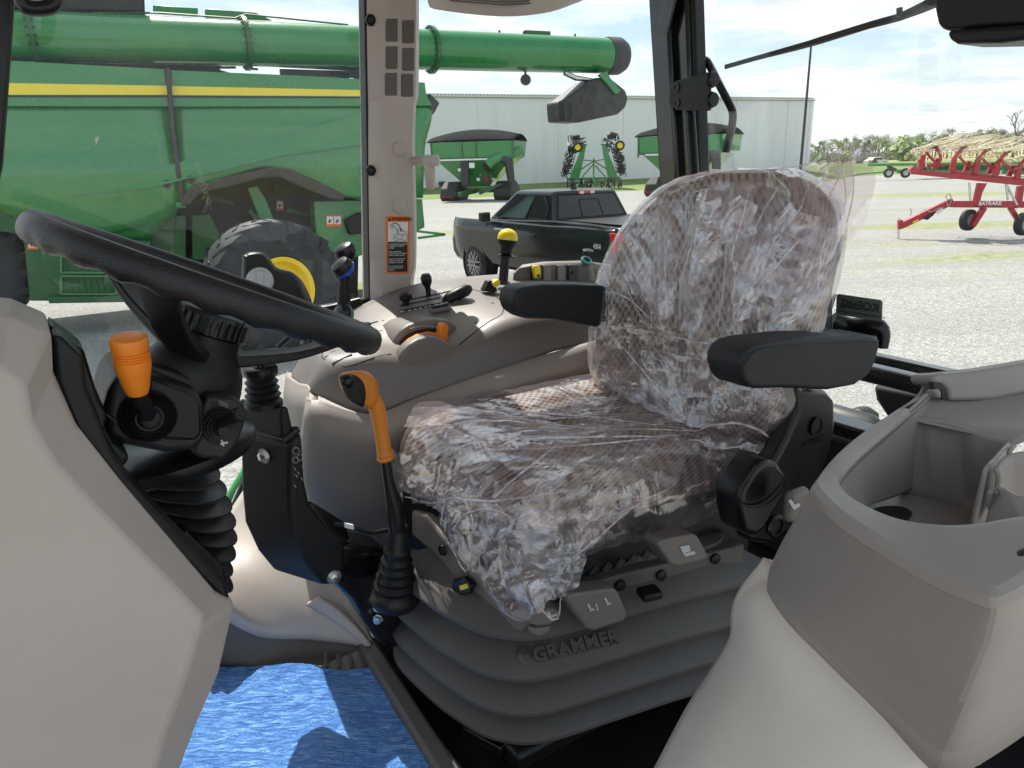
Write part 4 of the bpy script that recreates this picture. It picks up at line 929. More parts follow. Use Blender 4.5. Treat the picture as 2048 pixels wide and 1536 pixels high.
# warning sticker
def stick(pts,mat,d,name='warning_sticker',parent=post): return prism(name,[K(x,y,R=1.6215-d) for x,y in pts],CRt*.0006,M[mat],parent,0)
stick([(772,434),(774,432),(817,433),(820,436),(819,545),(817,547),(775,547),(773,545)],'warn_orange',.0)
stick([(776,444),(816,444),(815,484),(776,484)],'white',.0008)
stick([(776,484),(815,484),(815,543.5),(776,543.5)],'ink',.0008)
sx=(K(816,440,R=1.62)-K(776,440,R=1.62)).normalized(); PX=.001118
def stext(s,x,y,size,mat,al='LEFT',b=0): text('lettering',s,K(x,y,R=1.619),sx,Z,size*PX*1.36,M[mat],post,.0002,al,b)
stext('WARNING',783,438.3,7.2,'ink',b=.0003)
stick([(776.5,441.5),(779.5,434.5),(782.3,441.5)],'ink',.001)
for i,s in enumerate(['AVOID INJURY OR DEATH','CAUSED BY FALLING','LOADS','','When using loader','ALWAYS put SCV selector','knobs in loader position.','','If you do not, loader will','continue to move after','controls are released.','','See operators manual','for use of other knob','positions.']): 
    if s: stext(s,777.5,489+i*3.65,2.75,'white',b=.00005)
# pictogram: tractor with raised loader
def pline(pts,r=.00045): MB().tube([K(x,y,R=1.6192) for x,y in pts],r,5).mk('pictogram',M['ink'],post)
circ=lambda cx,cy,r,n=16,a0=0,a1=2*math.pi:[(cx+r*math.cos(a0+(a1-a0)*i/n),cy+r*math.sin(a0+(a1-a0)*i/n)) for i in range(n+1)]
pline(circ(809.5,475,6)); pline(circ(792,478,4)); pline([(788.5,477),(788.5,469.5),(803,469.5),(806,469.5)]); pline([(796,479),(803.5,479)]); pline([(804,463),(812,463),(813,469)])
pline([(798,469),(795,458),(787,454),(781,452)]); pline([(796,469),(794,459)]); pline([(780,449),(786,448),(788,453),(783,454.5),(780,449)]); pline([(786,447),(791,445.8),(797,449),(801,456),(802,461)],.0009); pline([(799.5,458),(802,462.5),(805,458)],.0008); pline([(777,483.3),(815,483.3)],.0003)
# door glass, sills
gl=[K(34,-275,R=1.672),K(740,-275,R=1.672),K(752,640,R=1.672),K(640,760,R=1.672),K(470,1010,R=1.672),K(330,1010,R=1.672),K(-20,800,R=1.672)]
mk('door_glass',gl+[p+CRt*.004 for p in gl],[tuple(range(7)),tuple(range(13,6,-1))]+[(i,(i+1)%7,7+(i+1)%7,7+i) for i in range(7)],M['glass'],cab,smooth=False)
gl=[K(828,-275,R=1.68),K(1310,-275,R=1.68),K(1330,640,R=1.68),K(828,640,R=1.68)]
mk('quarter_glass',gl+[p+CRt*.004 for p in gl],[tuple(range(4)),tuple(range(7,3,-1))]+[(i,(i+1)%4,4+(i+1)%4,4+i) for i in range(4)],M['glass_q'],cab,smooth=False)
gl=[CB(-1.50,1.36,-.42),CB(-1.50,.05,-.42),CB(-1.50,.05,.55),CB(-1.50,1.36,.55)]
mk('rear_glass',gl+[p-CF*.004 for p in gl],[tuple(range(4)),tuple(range(7,3,-1))]+[(i,(i+1)%4,4+(i+1)%4,4+i) for i in range(4)],M['glass_clear'],cab,smooth=False)
gl=[CB(-1.50,1.3,-.58),CB(-1.50,.05,-.58),CB(-1.50,.05,-.44),CB(-1.50,1.3,-.44)]
mk('rear_glass',gl+[p-CF*.004 for p in gl],[tuple(range(4)),tuple(range(7,3,-1))]+[(i,(i+1)%4,4+(i+1)%4,4+i) for i in range(4)],M['glass_clear'],cab,smooth=False)
m=MB(); m.prism([K(585,636,R=1.66),K(640,614,R=1.66),K(738,597,R=1.66),K(742,606,R=1.66),K(742,650,R=1.64),K(590,650,R=1.64)],CRt*.03); m.mk('window_frame',M['black_s'],cab,bevel=.006)
m=MB(); m.tube([K(720,600,R=1.63),K(640,620,R=1.63),K(560,690,R=1.65),K(500,800,R=1.65)],.006,8); m.mk('wiper_pipe',M['black_s'],cab)
# door seal at lower left
m=MB(); m.tube([K(640,742,R=1.665),K(600,800,R=1.665),K(545,880,R=1.665),K(490,975,R=1.665),K(455,1060,R=1.665),K(420,1150,R=1.665)],.014,10); m.mk('door_seal',M['rubber'],cab)
m=MB(); m.tube([K(628,752,R=1.70),K(590,812,R=1.70),K(535,890,R=1.70),K(478,985,R=1.70),K(440,1075,R=1.70)],.008,10); m.mk('door_edge',M['greymark'],cab)
st=MB().tube([K(628,765,R=1.64),K(612,800,R=1.64),K(585,850,R=1.63)],.007,10).mk('gas_strut',M['black_s'],cab)
MB().tube([K(624,770,R=1.64),K(606,808,R=1.64)],.012,12).mk('strut_sleeve',M['rubber'],st)
rbox('hinge_bracket',K(590,838,R=1.62),CF*.05,CRt*.04,V((0,0,.03)),M['black'],cab,.004)
# rear right black corner post with hinge plate
def pf(pts,ext,name,mat,b=.004,F=-1.45,par=cab): return prism(name,KL(pts,F=F),ext,M[mat],par,b)
pf([(1279,-262),(1320,-262),(1356,400),(1320,400)],-CF*.09,'corner_post','black_paint',.008)
pf([(1323,-262),(1364,-262),(1388,400),(1358,400)],-CF*.06,'corner_post','black_paint',.008,-1.47)
pf([(1366,-262),(1379,-262),(1401,400),(1391,400)],-CF*.04,'glass_seal','rubber',.006,-1.48)
o=pf([(1340,-40),(1366,-40),(1349,5),(1334,70),(1300,62),(1303,50),(1316,52)],-CF*.01,'gusset','black_paint',.003,-1.448)
hg=pf([(1337,200),(1341,170),(1352,162),(1415,144),(1419,148),(1419,219),(1415,222),(1352,220),(1341,212)],-CF*.008,'hinge_plate','black',.002,-1.43)
for x,y in ((1353,176),(1354,206)): MB().lathe(K(x,y,F=-1.43),CF,[(.011,0),(.011,.003),(.006,.003),(.006,.001),(.001,.001)],20).mk('bolt',M['black_s'],hg)
for x,y in ((1420,160),(1420,200)): MB().lathe(K(x,y,F=-1.44),-CRt*1+CF*.0,[(.001,-.001),(.016,0),(.019,.006),(.016,.014),(.001,.015)],20).mk('grommet',M['rubber'],hg)
hdl=MB().tube([K(x,y,F=-1.53) for x,y in [(1391,150),(1390,134),(1399,121),(1411,121),(1420,133),(1444,180),(1462,215),(1466,234),(1462,262),(1452,304)]],.0100,12,smoothn=4).mk('grab_handle',M['black_paint'],cab)
gs=MB().tube([K(1379,205,F=-1.46),K(1392,400,F=-1.42)],.0125,14).mk('gas_strut',M['black_s'],cab)
MB().lathe(K(1381,208,F=-1.455),K(1379,180,F=-1.455)-K(1381,208,F=-1.455),[(.0135,-.006),(.015,0),(.014,.022),(.012,.03),(.009,.034),(.001,.035)],16).mk('strut_end',M['rubber'],gs)
# rear window sill rails
def rail(pts,r,name,mat,F): m=MB(); m.tube(KL(pts,F=F),r,10); return m.mk(name,M[mat],cab)
m=MB(); a,b=K(1700,704,F=-1.45),K(2300,838,F=-1.45); m.bar(a,b,.03,.018); m.bar(a-Z*.024,b-Z*.024,.05,.016); m.bar(a-Z*.045-CF*.02,b-Z*.045-CF*.02,.03,.03); m.mk('rear_sill',M['black_paint'],cab,bevel=.004)
fbox('rear_sill',-1.50,-1.44,.1,1.38,-.66,-.575,M['black_paint'],bevel=.006)
# fender top and lamp seen through the low rear pane
fbox('tractor_fender',-1.95,-1.58,.3,.62,-.80,-.62,M['dusty_black'],bevel=.05) if False else None
m=MB(); m.prism([K(x,y,F=-1.62) for x,y in [(1745,770),(1900,800),(1870,830),(1790,860),(1750,800)]],-CF*.02)
m.mk('rear_bracket',M['dusty_black'],cab,bevel=.01)
m=MB(); m.lathe(K(1700,850,F=-1.60),-CRt,[(.001,-.05),(.04,-.05),(.04,.05),(.03,.07),(.001,.07)],20); m.mk('rear_lamp',M['dkplate'],cab)
prism('rear_bracket',[K(x,y,F=-1.63) for x,y in [(1690,820),(1715,818),(1740,835),(1730,870),(1690,875)]],-CF*.05,M['dusty_black'],cab,.01)
# overhead bits
v,f,uv=loft([[K(x,y,R=r) for x,y,r in ((862,h,1.45),(1000,h+6,1.35),(1135,h,1.25),(1175,h-10,1.45),(1000,h-20,1.6),(880,h-12,1.6))] for h in (-250,-120,-10)]+[[K(x,y,R=r) for x,y,r in ((868,18,1.45),(1000,33,1.36),(1100,24,1.28),(1140,4,1.44),(1000,14,1.58),(885,8,1.58))]],4,2)
ov=mk('overhead_lamp',v,f,M['beige'],cab)
m=MB()
for i in range(4): m.tube([K(900,1-i*5,R=1.40),K(1010,10-i*5,R=1.33),K(1110,3-i*5,R=1.26)],.0014,6)
m.mk('louvre',M['beige_dark'],ov)
m=MB().tube([K(30,-270,R=1.5),K(36,-60,R=1.5),K(48,8,R=1.5),K(75,17,R=1.5),K(102,12,R=1.5),K(112,-6,R=1.5),K(118,-60,R=1.5),K(122,-270,R=1.5)],.012,12,smoothn=4); m.mk('mirror_arm',M['black_s'],cab)
# hanging black monitor/visor top right
prism('overhead_speaker',[K(x,y,F=-1.25) for x,y in [(1876,-330),(1868,20),(1875,52),(1890,62),(2110,48),(2110,-330)]],-CF*.10,M['black'],cab,.012,4)
prism('overhead_speaker',[K(x,y,F=-1.22) for x,y in [(1893,60),(1896,78),(1912,88),(2000,86),(2110,72),(2110,44)]],-CF*.09,M['black'],cab,.010,4)
# rear window wiper
wm_=MB().tube([K(x,y,F=-1.53) for x,y in [(1452,133),(1530,112),(1600,93),(1640,81),(1740,50),(1800,34),(1850,13),(1885,-5)]],[.004,.0055,.007,.008,.0075,.008,.011,.014],8).mk('rear_wiper',M['black_s'],cab)
MB().bar(K(1450,134,F=-1.525),K(1760,46,F=-1.525),.004,.010).mk('wiper_blade',M['rubber'],wm_)
MB().tube([K(1799,34,F=-1.52),K(1799,16,F=-1.52)],.006,8).mk('wiper_nut',M['rubber'],wm_)
# green fender and the machine side visible below the door glass
v,f,uv,_,_=grid([[K(660,690,R=1.80),K(590,780,R=1.80),K(520,880,R=1.80),K(455,990,R=1.80),K(420,1080,R=1.80)],[K(645,725,R=1.76),K(575,812,R=1.76),K(505,910,R=1.76),K(440,1015,R=1.76),K(400,1100,R=1.76)],[K(650,760,R=1.73),K(590,850,R=1.73),K(520,950,R=1.73),K(470,1040,R=1.73),K(430,1120,R=1.73)]],4)
o=mk('tractor_fender',v,f,M['green_b'],None,solid=.01); props(o,'bright green curved fender edge seen below the door glass','fender')
prism('hood_edge',[K(x,y,R=1.70) for x,y in [(190,790),(225,800),(225,830),(195,840)]],CRt*.05,M['green'],cab,.01)

# marks on the door glass
o=[c for c in cab.children if c.name.startswith('door_glass')][0]
prism('bird_dropping',[K(x,y,R=1.6705) for x,y in [(188,281),(193,274),(198,273),(196,281),(193,288),(190,290),(192,282)]],CRt*.0006,M['white'],o,0)
random.seed(31); m=MB()
for i in range(150):
    t=random.random(); x=392+t*28+random.gauss(0,2.6+3*t); y=322+t*92+random.gauss(0,5); r_=random.uniform(.0003,.0010)
    m.lathe(K(x,y,R=1.6712),-CRt,[(r_,0),(.0001,.0004)],5)
m.mk('dirt_specks',M['tine'],o)
# ================================================================ driver's seat
seat=thing('driver_seat',CB(-.72,.95,-.95),"driver's seat in tan and brown woven cloth with black armrests on a grey bellows base",'seat')
ringB=[(-.455,1.12),(-.462,1.0),(-.478,.92),(-.503,.855),(-.56,.805),(-.68,.778),(-.80,.752),(-.92,.722),(-.985,.735),(-1.01,.80),(-1.01,1.15),(-.97,1.20),(-.65,1.20),(-.50,1.175)]
cxB=(-.72,.97)
def bring(u,o):
    out=[]
    for a,b in ringB:
        d=V((a-cxB[0],b-cxB[1])); L_=d.length; d=d*((L_+o)/L_); out.append(CB(cxB[0]+d.x,cxB[1]+d.y,u))
    return out
prof=[(-.655,-.012),(-.665,.0)]
lv=[(-0.64, -0.085), (-0.646, -0.06), (-0.6668, -0.048), (-0.6881, -0.012), (-0.7015, 0.005), (-0.706, 0.009), (-0.7125, 0.0085), (-0.714, 0.002), (-0.7145, -0.04), (-0.715, -0.085), (-0.718, -0.085), (-0.7375, -0.048), (-0.7622, -0.012), (-0.7778, 0.005), (-0.783, 0.009), (-0.7895, 0.0085), (-0.791, 0.002), (-0.7915, -0.04), (-0.792, -0.085), (-0.796, -0.085), (-0.8122, -0.048), (-0.8327, -0.012), (-0.8457, 0.005), (-0.85, 0.009), (-0.8565, 0.0085), (-0.858, 0.002), (-0.8585, -0.04), (-0.859, -0.085), (-0.862, -0.085), (-0.8749, -0.048), (-0.8912, -0.012), (-0.9016, 0.005), (-0.905, 0.009), (-0.9115, 0.0085), (-0.913, 0.002), (-0.9135, -0.04), (-0.914, -0.085)]
rings=[bring(u,o) for u,o in lv]
v,f,uv=loft(rings,5,1); bel=mk('bellows',v,f,M['bellow'],seat,auto=24)
# upper shroud piece of the bellows with the wavy lower edge
rbox('pedestal',CB(-.73,.97,-.935),CF*.44,CRt*.34,Z*.04,M['black'],seat,.01)
m=MB(); m.bar(CB(-.52,.84,-.93),CB(-.50,.93,-.945),.04,.02); m.mk('slide_rail',M['black_s'],seat,bevel=.003)
# letters pressed into the bellows
bx_=S(1152,1294,bel,.0035); xd_=(S(1225,1275,bel)-S(1085,1308,bel)).normalized(); yd_=(S(1148,1280,bel)-S(1154,1306,bel)); yd_=(yd_-xd_*yd_.dot(xd_)).normalized()
text('lettering','GRAMMER',bx_,xd_,yd_,.031,M['bellow'],bel,.004,bold=.0012,sp=1.08)
c_=S(1050,1312,bel,.001); nb_=xd_.cross(yd_).normalized()
MB().lathe(c_,nb_,[(.0125,-.003),(.0135,.002),(.012,.003),(.001,.003)],24).mk('emblem',M['bellow'],bel)
m=MB()
for a in (.5,2.6,4.71):
    dv=xd_*math.cos(a)+yd_*math.sin(a); m.bar(c_+nb_*.004,c_+nb_*.004+dv*.011,.003,.002)
m.mk('emblem_mark',M['beige_dark'],bel)
# beige upper frame plates
def sp3(pts,ext,name,mat,b=.004,par=seat,**k): return prism(name,KL(pts,**k),ext,M[mat],par,b)
AF,BF=CB(-.475,1.10,0),CB(-.515,.83,0)   # front face line
AS,BS=CB(-.515,.83,0),CB(-.95,.715,0)    # near side line
ff=lambda x,y,o=0:onv(x,y,AF,BF,o); fs_=lambda x,y,o=0:onv(x,y,AS,BS,o)
nF=(BF-AF).cross(Z).normalized(); nF=nF if nF.dot(AF-CAM)>0 else -nF
nS_=(BS-AS).cross(Z).normalized(); nS_=nS_ if nS_.dot(AS-CAM)>0 else -nS_
o=prism('front_plate',[ff(x,y,.012) for x,y in [(822,1020),(850,1030),(1000,1215),(1060,1235),(1040,1268),(960,1235),(880,1120),(822,1070)]],nF*.03,M['taupe'],seat,.006)
prism('side_plate',[fs_(x,y,.02) for x,y in [(1040,1225),(1130,1180),(1240,1150),(1490,1090),(1487,1140),(1320,1180),(1180,1215),(1060,1262)]],nS_*.03,M['beige_dark'],seat,.004)
for x,y in ((1110,1205),(1240,1170),(1322,1150),(1430,1117)): MB().lathe(fs_(x,y,.018),-nS_,[(.010,0),(.009,.004),(.001,.006)],16).mk('rivet',M['black'],seat)
for x,y in ((886,1100),): MB().lathe(ff(x,y,.005),-nF,[(.010,0),(.009,.004),(.001,.006)],16).mk('rivet',M['black'],seat)
# dark mechanism under the cushion
rr=[(-.52,1.16),(-.53,1.0),(-.56,.90),(-.62,.845),(-.78,.81),(-.95,.785),(-1.02,.80),(-1.03,1.16)]
v,f,uv=loft([[CB(a,b,u) for a,b in rr] for u in (-.70,-.66,-.60,-.56)],3,2); mk('suspension_frame',v,f,M['black_s'],seat)
m=MB()
for i in range(7): a=ff(900+i*0,1000,0); m.tube([fs_(1130+i*26,1165-i*8,.0),fs_(1142+i*26,1150-i*8,.0)],.006,8)
m.mk('pipes',M['black_s'],seat)
# weight window
o=prism('weight_window',[ff(x,y,-.004) for x,y in [(905,1160),(926,1155),(944,1172),(937,1189),(916,1192),(903,1178)]],nF*.01,M['black_s'],seat,.002)
prism('weight_gauge',[ff(x,y,-.007) for x,y in [(918,1172),(932,1168),(934,1177),(921,1181)]],nF*.004,M['yellow'],o,0)
# adjusting levers
def paddle(name,pts,th,marks):
    p=prism(name,[fs_(x,y,-.05) for x,y in pts],nS_*.05-Z*.012,M['taupe'],seat,.010,4)
    for k in marks: prism('symbol',[fs_(x,y,-.0525) for x,y in k],nS_*.002,M['silver'],p,0)
    return p
sym=lambda cx,cy,s=1.0:[[(cx-9*s,cy-7*s),(cx-4*s,cy-9*s),(cx+1*s,cy+1*s),(cx-3*s,cy+3*s)],[(cx-3*s,cy+4*s),(cx+7*s,cy+1*s),(cx+8*s,cy+4*s),(cx-2*s,cy+8*s)]]
paddle('lever',[(1134,1200),(1140,1188),(1228,1176),(1238,1186),(1256,1228),(1250,1242),(1190,1262),(1172,1258)],.02,sym(1182,1216,.9)+sym(1216,1204,.9)+[[(1195,1222),(1197,1221),(1193,1207),(1191,1208)]])
paddle('lever',[(1314,1090),(1322,1080),(1386,1067),(1396,1072),(1418,1112),(1412,1120),(1356,1134),(1340,1128)],.02,[[(1360,1094),(1378,1090),(1382,1102),(1366,1107)],[(1366,1108),(1388,1102),(1392,1108),(1372,1113)]])
kn=prism('lever',[fs_(x,y,-.03) for x,y in [(1055,1240),(1062,1225),(1105,1218),(1124,1225),(1124,1236),(1100,1252),(1075,1254),(1058,1250)]],nS_*.03,M['taupe'],seat,.006,4)
prism('lever_base',[fs_(x,y,-.025) for x,y in [(1056,1254),(1075,1257),(1105,1252),(1098,1268),(1080,1276),(1060,1270)]],nS_*.03,M['taupe'],kn,.005,4)
prism('symbol',[fs_(x,y,-.032) for x,y in [(1094,1224),(1099,1223),(1102,1231),(1114,1228),(1115,1231),(1100,1236)]],nS_*.002,M['silver'],kn,0)
rbox('latch',fs_(1299,1186,-.02),nS_.cross(Z)*.035,nS_*.03,Z*.014,M['black'],seat,.004)
# cushion
rc0=[(-.515,1.17),(-.522,1.06),(-.545,.96),(-.60,.870),(-.70,.830),(-.85,.805),(-1.0,.785),(-1.06,.82),(-1.07,1.0),(-1.06,1.19),(-.98,1.225),(-.80,1.235),(-.62,1.23),(-.54,1.21)]
cc=(-.78,1.01)
def cring(u,s,off=0,tilt=.0): return [CB(cc[0]+(a-cc[0])*s,cc[1]+(b-cc[1])*s,u+tilt*(a-cc[0])) for a,b in rc0]
def cushion_rings(g=0): 
    return [cring(-.62-g,.93+g),cring(-.61,.985+g*2),cring(-.575,1.0+g*2),cring(-.52,.985+g*2),cring(-.478+g*.5,.93+g*2),cring(-.456+g,.82+g),cring(-.452+g,.60),cring(-.466+g,.35),cring(-.472+g,.12)]
def puv(v,k): 
    out=[]
    for p in v:
        q=p-CAM; F_,R_,U_=q.dot(CF),q.dot(CRt),q.z; out.append((F_+U_,R_+U_) if k=='c' else (R_+F_,U_+F_))
    return out
v,f,uv=loft(cushion_rings(),5,5); uv=puv(v,'c'); mk('seat_cushion',v,f,M['fabric'],seat,uv=uv)
# backrest
prb=[ # U, F centre, R centre, half width, half depth
 (-.47,-1.01,.945,.215,.045),(-.42,-1.015,.94,.235,.06),(-.34,-1.03,.935,.248,.07),(-.25,-1.05,.935,.252,.072),(-.17,-1.07,.925,.240,.065),(-.11,-1.085,.912,.214,.058),(-.07,-1.095,.905,.178,.05),(-.045,-1.10,.90,.128,.042),(-.03,-1.103,.89,.07,.028)]
def back_rings(g=0,bol=1):
    out=[]
    for u,fc,rcn,hw,hd_ in prb:
        r=[]
        hw2=hw+g; hd2=hd_+g
        for a,b in [(0,-.75),(.5,-.78),(.82,-1.02),(.97,-.6),(.99,-.1),(.84,.7),(.45,1),(0,1),(-.45,1),(-.80,.7),(-.97,-.1),(-.97,-.55),(-.82,-1.02),(-.5,-.78)]:
            r.append(CB(fc-b*hd2,rcn+a*hw2,u+g*.5))
        out.append(r)
    return out
v,f,uv=loft(back_rings(),5,5); uv=puv(v,'b'); bk=mk('backrest',v,f,M['fabric'],seat,uv=uv)
# black shell at the back of the backrest
v,f,uv,_,_=grid([[CB(-1.15,.74,-.16),CB(-1.16,.85,-.14),CB(-1.16,1.05,-.14),CB(-1.15,1.15,-.16)],[CB(-1.13,.735,-.25),CB(-1.15,.8,-.25),CB(-1.15,1.1,-.25),CB(-1.13,1.2,-.25)],[CB(-1.10,.715,-.40),CB(-1.11,.8,-.42),CB(-1.11,1.1,-.42),CB(-1.10,1.2,-.42)]],4); mk('back_shell',v,f,M['black_s'],seat,solid=.015)
m=MB(); m.tube([K(1688,470,F=-1.14),K(1670,520,F=-1.14),K(1656,570,F=-1.14),K(1653,620,F=-1.14),K(1656,690,F=-1.12)],[.005,.007,.008,.009,.011],12,smoothn=4); m.mk('shell_edge',M['black_s'],seat)
# armrests
def arm(pts,R,th,parent=seat):
    a=prism('armrest',KL(pts,R=R),CRt*th,M['armrest'],parent,.016,6); return a
a1=arm([(1482,738),(1484,720),(1492,702),(1508,691),(1540,684),(1600,677),(1680,672),(1745,671),(1759,675),(1762,690),(1751,728),(1738,752),(1712,771),(1660,781),(1560,777),(1520,779),(1500,776),(1488,762)],.640,.066)
arm([(1030,606),(1032,586),(1046,574),(1090,569),(1150,569),(1230,573),(1310,580),(1310,658),(1225,660),(1165,650),(1105,640),(1055,638),(1036,626)],1.13,.062)
m=MB(); m.tube([K(x,y,R=.637) for x,y in [(1483,735),(1492,728),(1504,708),(1526,698),(1590,688),(1660,684),(1757,682)]],.0012,6,smoothn=3); m.mk('seam',M['armrest'],a1)
# armrest carrier and belt reel at the near rear of the seat
br=prism('armrest_bracket',[K(x,y,R=.68) for x,y in [(1590,772),(1620,778),(1655,782),(1672,802),(1673,850),(1662,905),(1642,960),(1592,1060),(1540,1090),(1500,1085),(1510,1000),(1545,930),(1572,880),(1598,820)]],CRt*.035,M['black_s'],seat,.010,4)
MB().lathe(K(1632,852,R=.678),-CRt,[(.016,0),(.016,.003),(.013,.003),(.013,.001),(.001,.001)],28).mk('emblem',M['black_s'],br)
text('lettering','GRAMMER',K(1628,883,R=.678),-CF,Z,.013,M['black'],br,.001)
rl=prism('belt_reel_cover',[K(x,y,R=.64) for x,y in [(1480,1000),(1484,980),(1512,935),(1535,918),(1556,922),(1576,952),(1574,988),(1530,1062),(1512,1076),(1492,1070),(1484,1030)]],CRt*.055,M['black_s'],seat,.014,4)
m=MB(); m.tube([K(x,y,R=.635) for x,y in [(1484,1010),(1510,1014),(1540,1004),(1573,970)]],.0016,6,smoothn=3); m.mk('cover_seam',M['black'],rl)
MB().lathe(K(1546,1050,R=.66),-CRt,[(.020,0),(.020,.006),(.016,.010),(.013,.010),(.012,.006),(.001,.006)],28).mk('pivot_knob',M['black_s'],seat)
rbox('armrest_lever',K(1592,1008,R=.60),CF*.045,CRt*.02,Z*.05,M['taupe'],seat,.01,4)
prism('symbol',[K(x,y,R=.588) for x,y in [(1578,1003),(1583,999),(1590,1010),(1598,1006),(1601,1012),(1588,1020)]],CRt*.002,M['silver'],seat,0)
# card holder arm and card
ch=MB().tube([K(1664,640,F=-1.18),K(1700,655,F=-1.2),K(1750,655,F=-1.2),K(1766,668,F=-1.2),K(1764,695,F=-1.2)],[.016,.018,.018,.012,.01],12,smoothn=3).mk('rear_bracket',M['black_s'],seat)
cardc=[K(x,y,F=-1.17) for x,y in [(1673,590),(1677,588),(1760,600),(1764,604),(1763,640),(1760,643),(1675,629),(1672,625)]]
card=prism('plastic_card',cardc,-CF*.002,M['card'],None,0); props(card,'small grey-green card with mirrored lettering tucked behind the near armrest','card'); 
cx_=(K(1760,620,F=-1.17)-K(1676,608,F=-1.17)).normalized(); cyd=Z
WL[card]=card.location.copy()
ko=K(1719,612,F=-1.1685)
text('lettering','KOEnIG',ko,-cx_,(Z),.020,M['card_ink'],card,.0004,bold=.0008)
text('lettering','KOENIGEQUIPMENT.COM | 866.956.3742',K(1718,628,F=-1.1685),-cx_,Z,.0052,M['card_ink'],card,.0003)
# ---------------------------------------------------------------- clear plastic bag over the seat
random.seed(4)
def crinkle(vs,amp,sc,seed,keep=None):
    out=[]
    for p in vs:
        q=p*sc+V((seed,seed*2,0))
        a=noise.fractal(q,1,2,4)*.6+(1-abs(noise.noise(q*1.7)*2))*.4
        b=noise.noise_vector(q*2.3)
        out.append(p+b*amp*.6+V((0,0,1))*0+(CAM-p).normalized()*a*amp)
    return out
fm=MB(); fuv=[]
def addf(v,f,uv,amp,sc,seed): 
    fm.add(crinkle(v,amp,sc,seed),f); fuv.extend([(a+seed,b+seed*.7) for a,b in uv])
def dens(rows,n,closed=False): 
    v,f,uv,_,_=grid(rows,n,n,closed); return v,f,uv
# over the cushion
v,f,uv=dens(cushion_rings(.012)[1:],14,True); uv=puv(v,'c'); addf(v,f,uv,.0035,20,1)
# folds radiating from the gathering point at the back corner of the cushion
gp=K(1390,862,R=.87)
for k,(x,y,l) in enumerate([(830,830,.02),(850,865,.018),(900,900,.02),(1000,930,.018),(1230,960,.02),(1100,800,.018)]):
    e=K(x,y,U=-.455); side=(e-gp).cross(Z).normalized()
    rows=[[gp.lerp(e,t)+side*s*(.012+.075*t)+Z*(.018*(1-abs(s))*(1-.5*t)+.004+.010*math.sin(t*9+k)) for s in (-1,-.4,0,.4,1)] for t in (0,.2,.4,.6,.8,1)]
    v,f,uv=dens(rows,8); addf(v,f,uv,.004,18,2+k)
# bunched film at the back of the cushion
for k,(pts) in enumerate([[(1290,850,.95),(1360,835,.9),(1430,850,.84),(1500,850,.78),(1548,880,.74)],[(1280,900,.90),(1350,880,.86),(1430,890,.80),(1500,900,.75),(1545,905,.72)]]):
    rows=[[K(x,y,R=r)+Z*dz+CF*df for x,y,r in pts] for dz,df in ((-.02,-.02),(.012,-.01),(.02,.01),(.004,.025),(-.025,.035))]
    v,f,uv=dens(rows,8); addf(v,f,uv,.014,22,12+k)
# skirt hanging in front
sk=[[K(786,900,F=-.52),K(800,905,F=-.50),K(900,930,F=-.50),K(1000,955,F=-.51),K(1110,975,F=-.55),K(1200,965,F=-.62)],
    [K(784,950,F=-.50),K(800,960,F=-.485),K(885,985,F=-.48),K(990,1010,F=-.49),K(1100,1040,F=-.54),K(1200,1030,F=-.62)],
    [K(805,995,F=-.50),K(850,1005,F=-.475),K(905,1030,F=-.465),K(990,1070,F=-.475),K(1100,1110,F=-.53),K(1190,1090,F=-.62)],
    [K(870,1012,F=-.48),K(888,1035,F=-.46),K(920,1080,F=-.455),K(1000,1130,F=-.465),K(1090,1140,F=-.51),K(1160,1110,F=-.59)],
    [K(880,1050,F=-.47),K(905,1090,F=-.45),K(950,1140,F=-.45),K(1020,1175,F=-.46),K(1085,1160,F=-.50),K(1145,1140,F=-.56)],
    [K(905,1090,F=-.46),K(935,1130,F=-.45),K(985,1195,F=-.45),K(1032,1242,F=-.455),K(1080,1215,F=-.48),K(1132,1192,F=-.53)]]
v,f,uv=dens(sk,16); addf(v,f,uv,.016,16,15)
v,f,uv=dens([[p-CF*.018+Z*.004 for p in r] for r in sk[1:]],12); addf(v,f,uv,.014,19,16)
# skirt along the near side
sk=[[K(1180,985,R=.80),K(1280,960,R=.79),K(1400,900,R=.77),K(1500,870,R=.75)],[K(1170,1060,R=.79),K(1290,1030,R=.78),K(1400,980,R=.765),K(1470,950,R=.75)],[K(1150,1115,R=.80),K(1280,1080,R=.79),K(1390,1048,R=.78),K(1450,1015,R=.77)]]
v,f,uv=dens(sk,14); addf(v,f,uv,.009,15,17)
# over the backrest
rb2=back_rings(.013)
v,f,uv=dens(rb2,14,True); uv=puv(v,'b'); addf(v,f,uv,.0035,19,18)
top=rb2[-1]; 
v,f,uv=dens([rb2[-1],[sum(rb2[-1],V((0,0,0)))/len(rb2[-1])+ (p-sum(rb2[-1],V((0,0,0)))/len(rb2[-1]))*.05 for p in rb2[-1]]],8,True); addf(v,f,uv,.006,14,19)
# long loose folds on the backrest front
for k,(a,b,w_) in enumerate([((1330,410),(1330,640),.03),((1420,380),(1375,660),.035),((1480,370),(1480,640),.03),((1610,420),(1480,640),.045),((1640,520),(1560,640),.03),((1250,480),(1330,660),.035),((1300,690),(1500,740),.04),((1230,700),(1380,850),.04),((1500,400),(1400,520),.03)]):
    A_,B_=K(*a,F=-1.0),K(*b,F=-.945); sd_=(B_-A_).cross(CF).normalized()
    rows=[[A_.lerp(B_,t)+sd_*s*w_*(.5+.6*math.sin(t*2.6+.3))+CF*(.016*(1-abs(s))) for s in (-1,-.3,0,.3,1)] for t in (0,.25,.5,.75,1)]
    v,f,uv=dens(rows,7); addf(v,f,uv,.006,20,21+k)
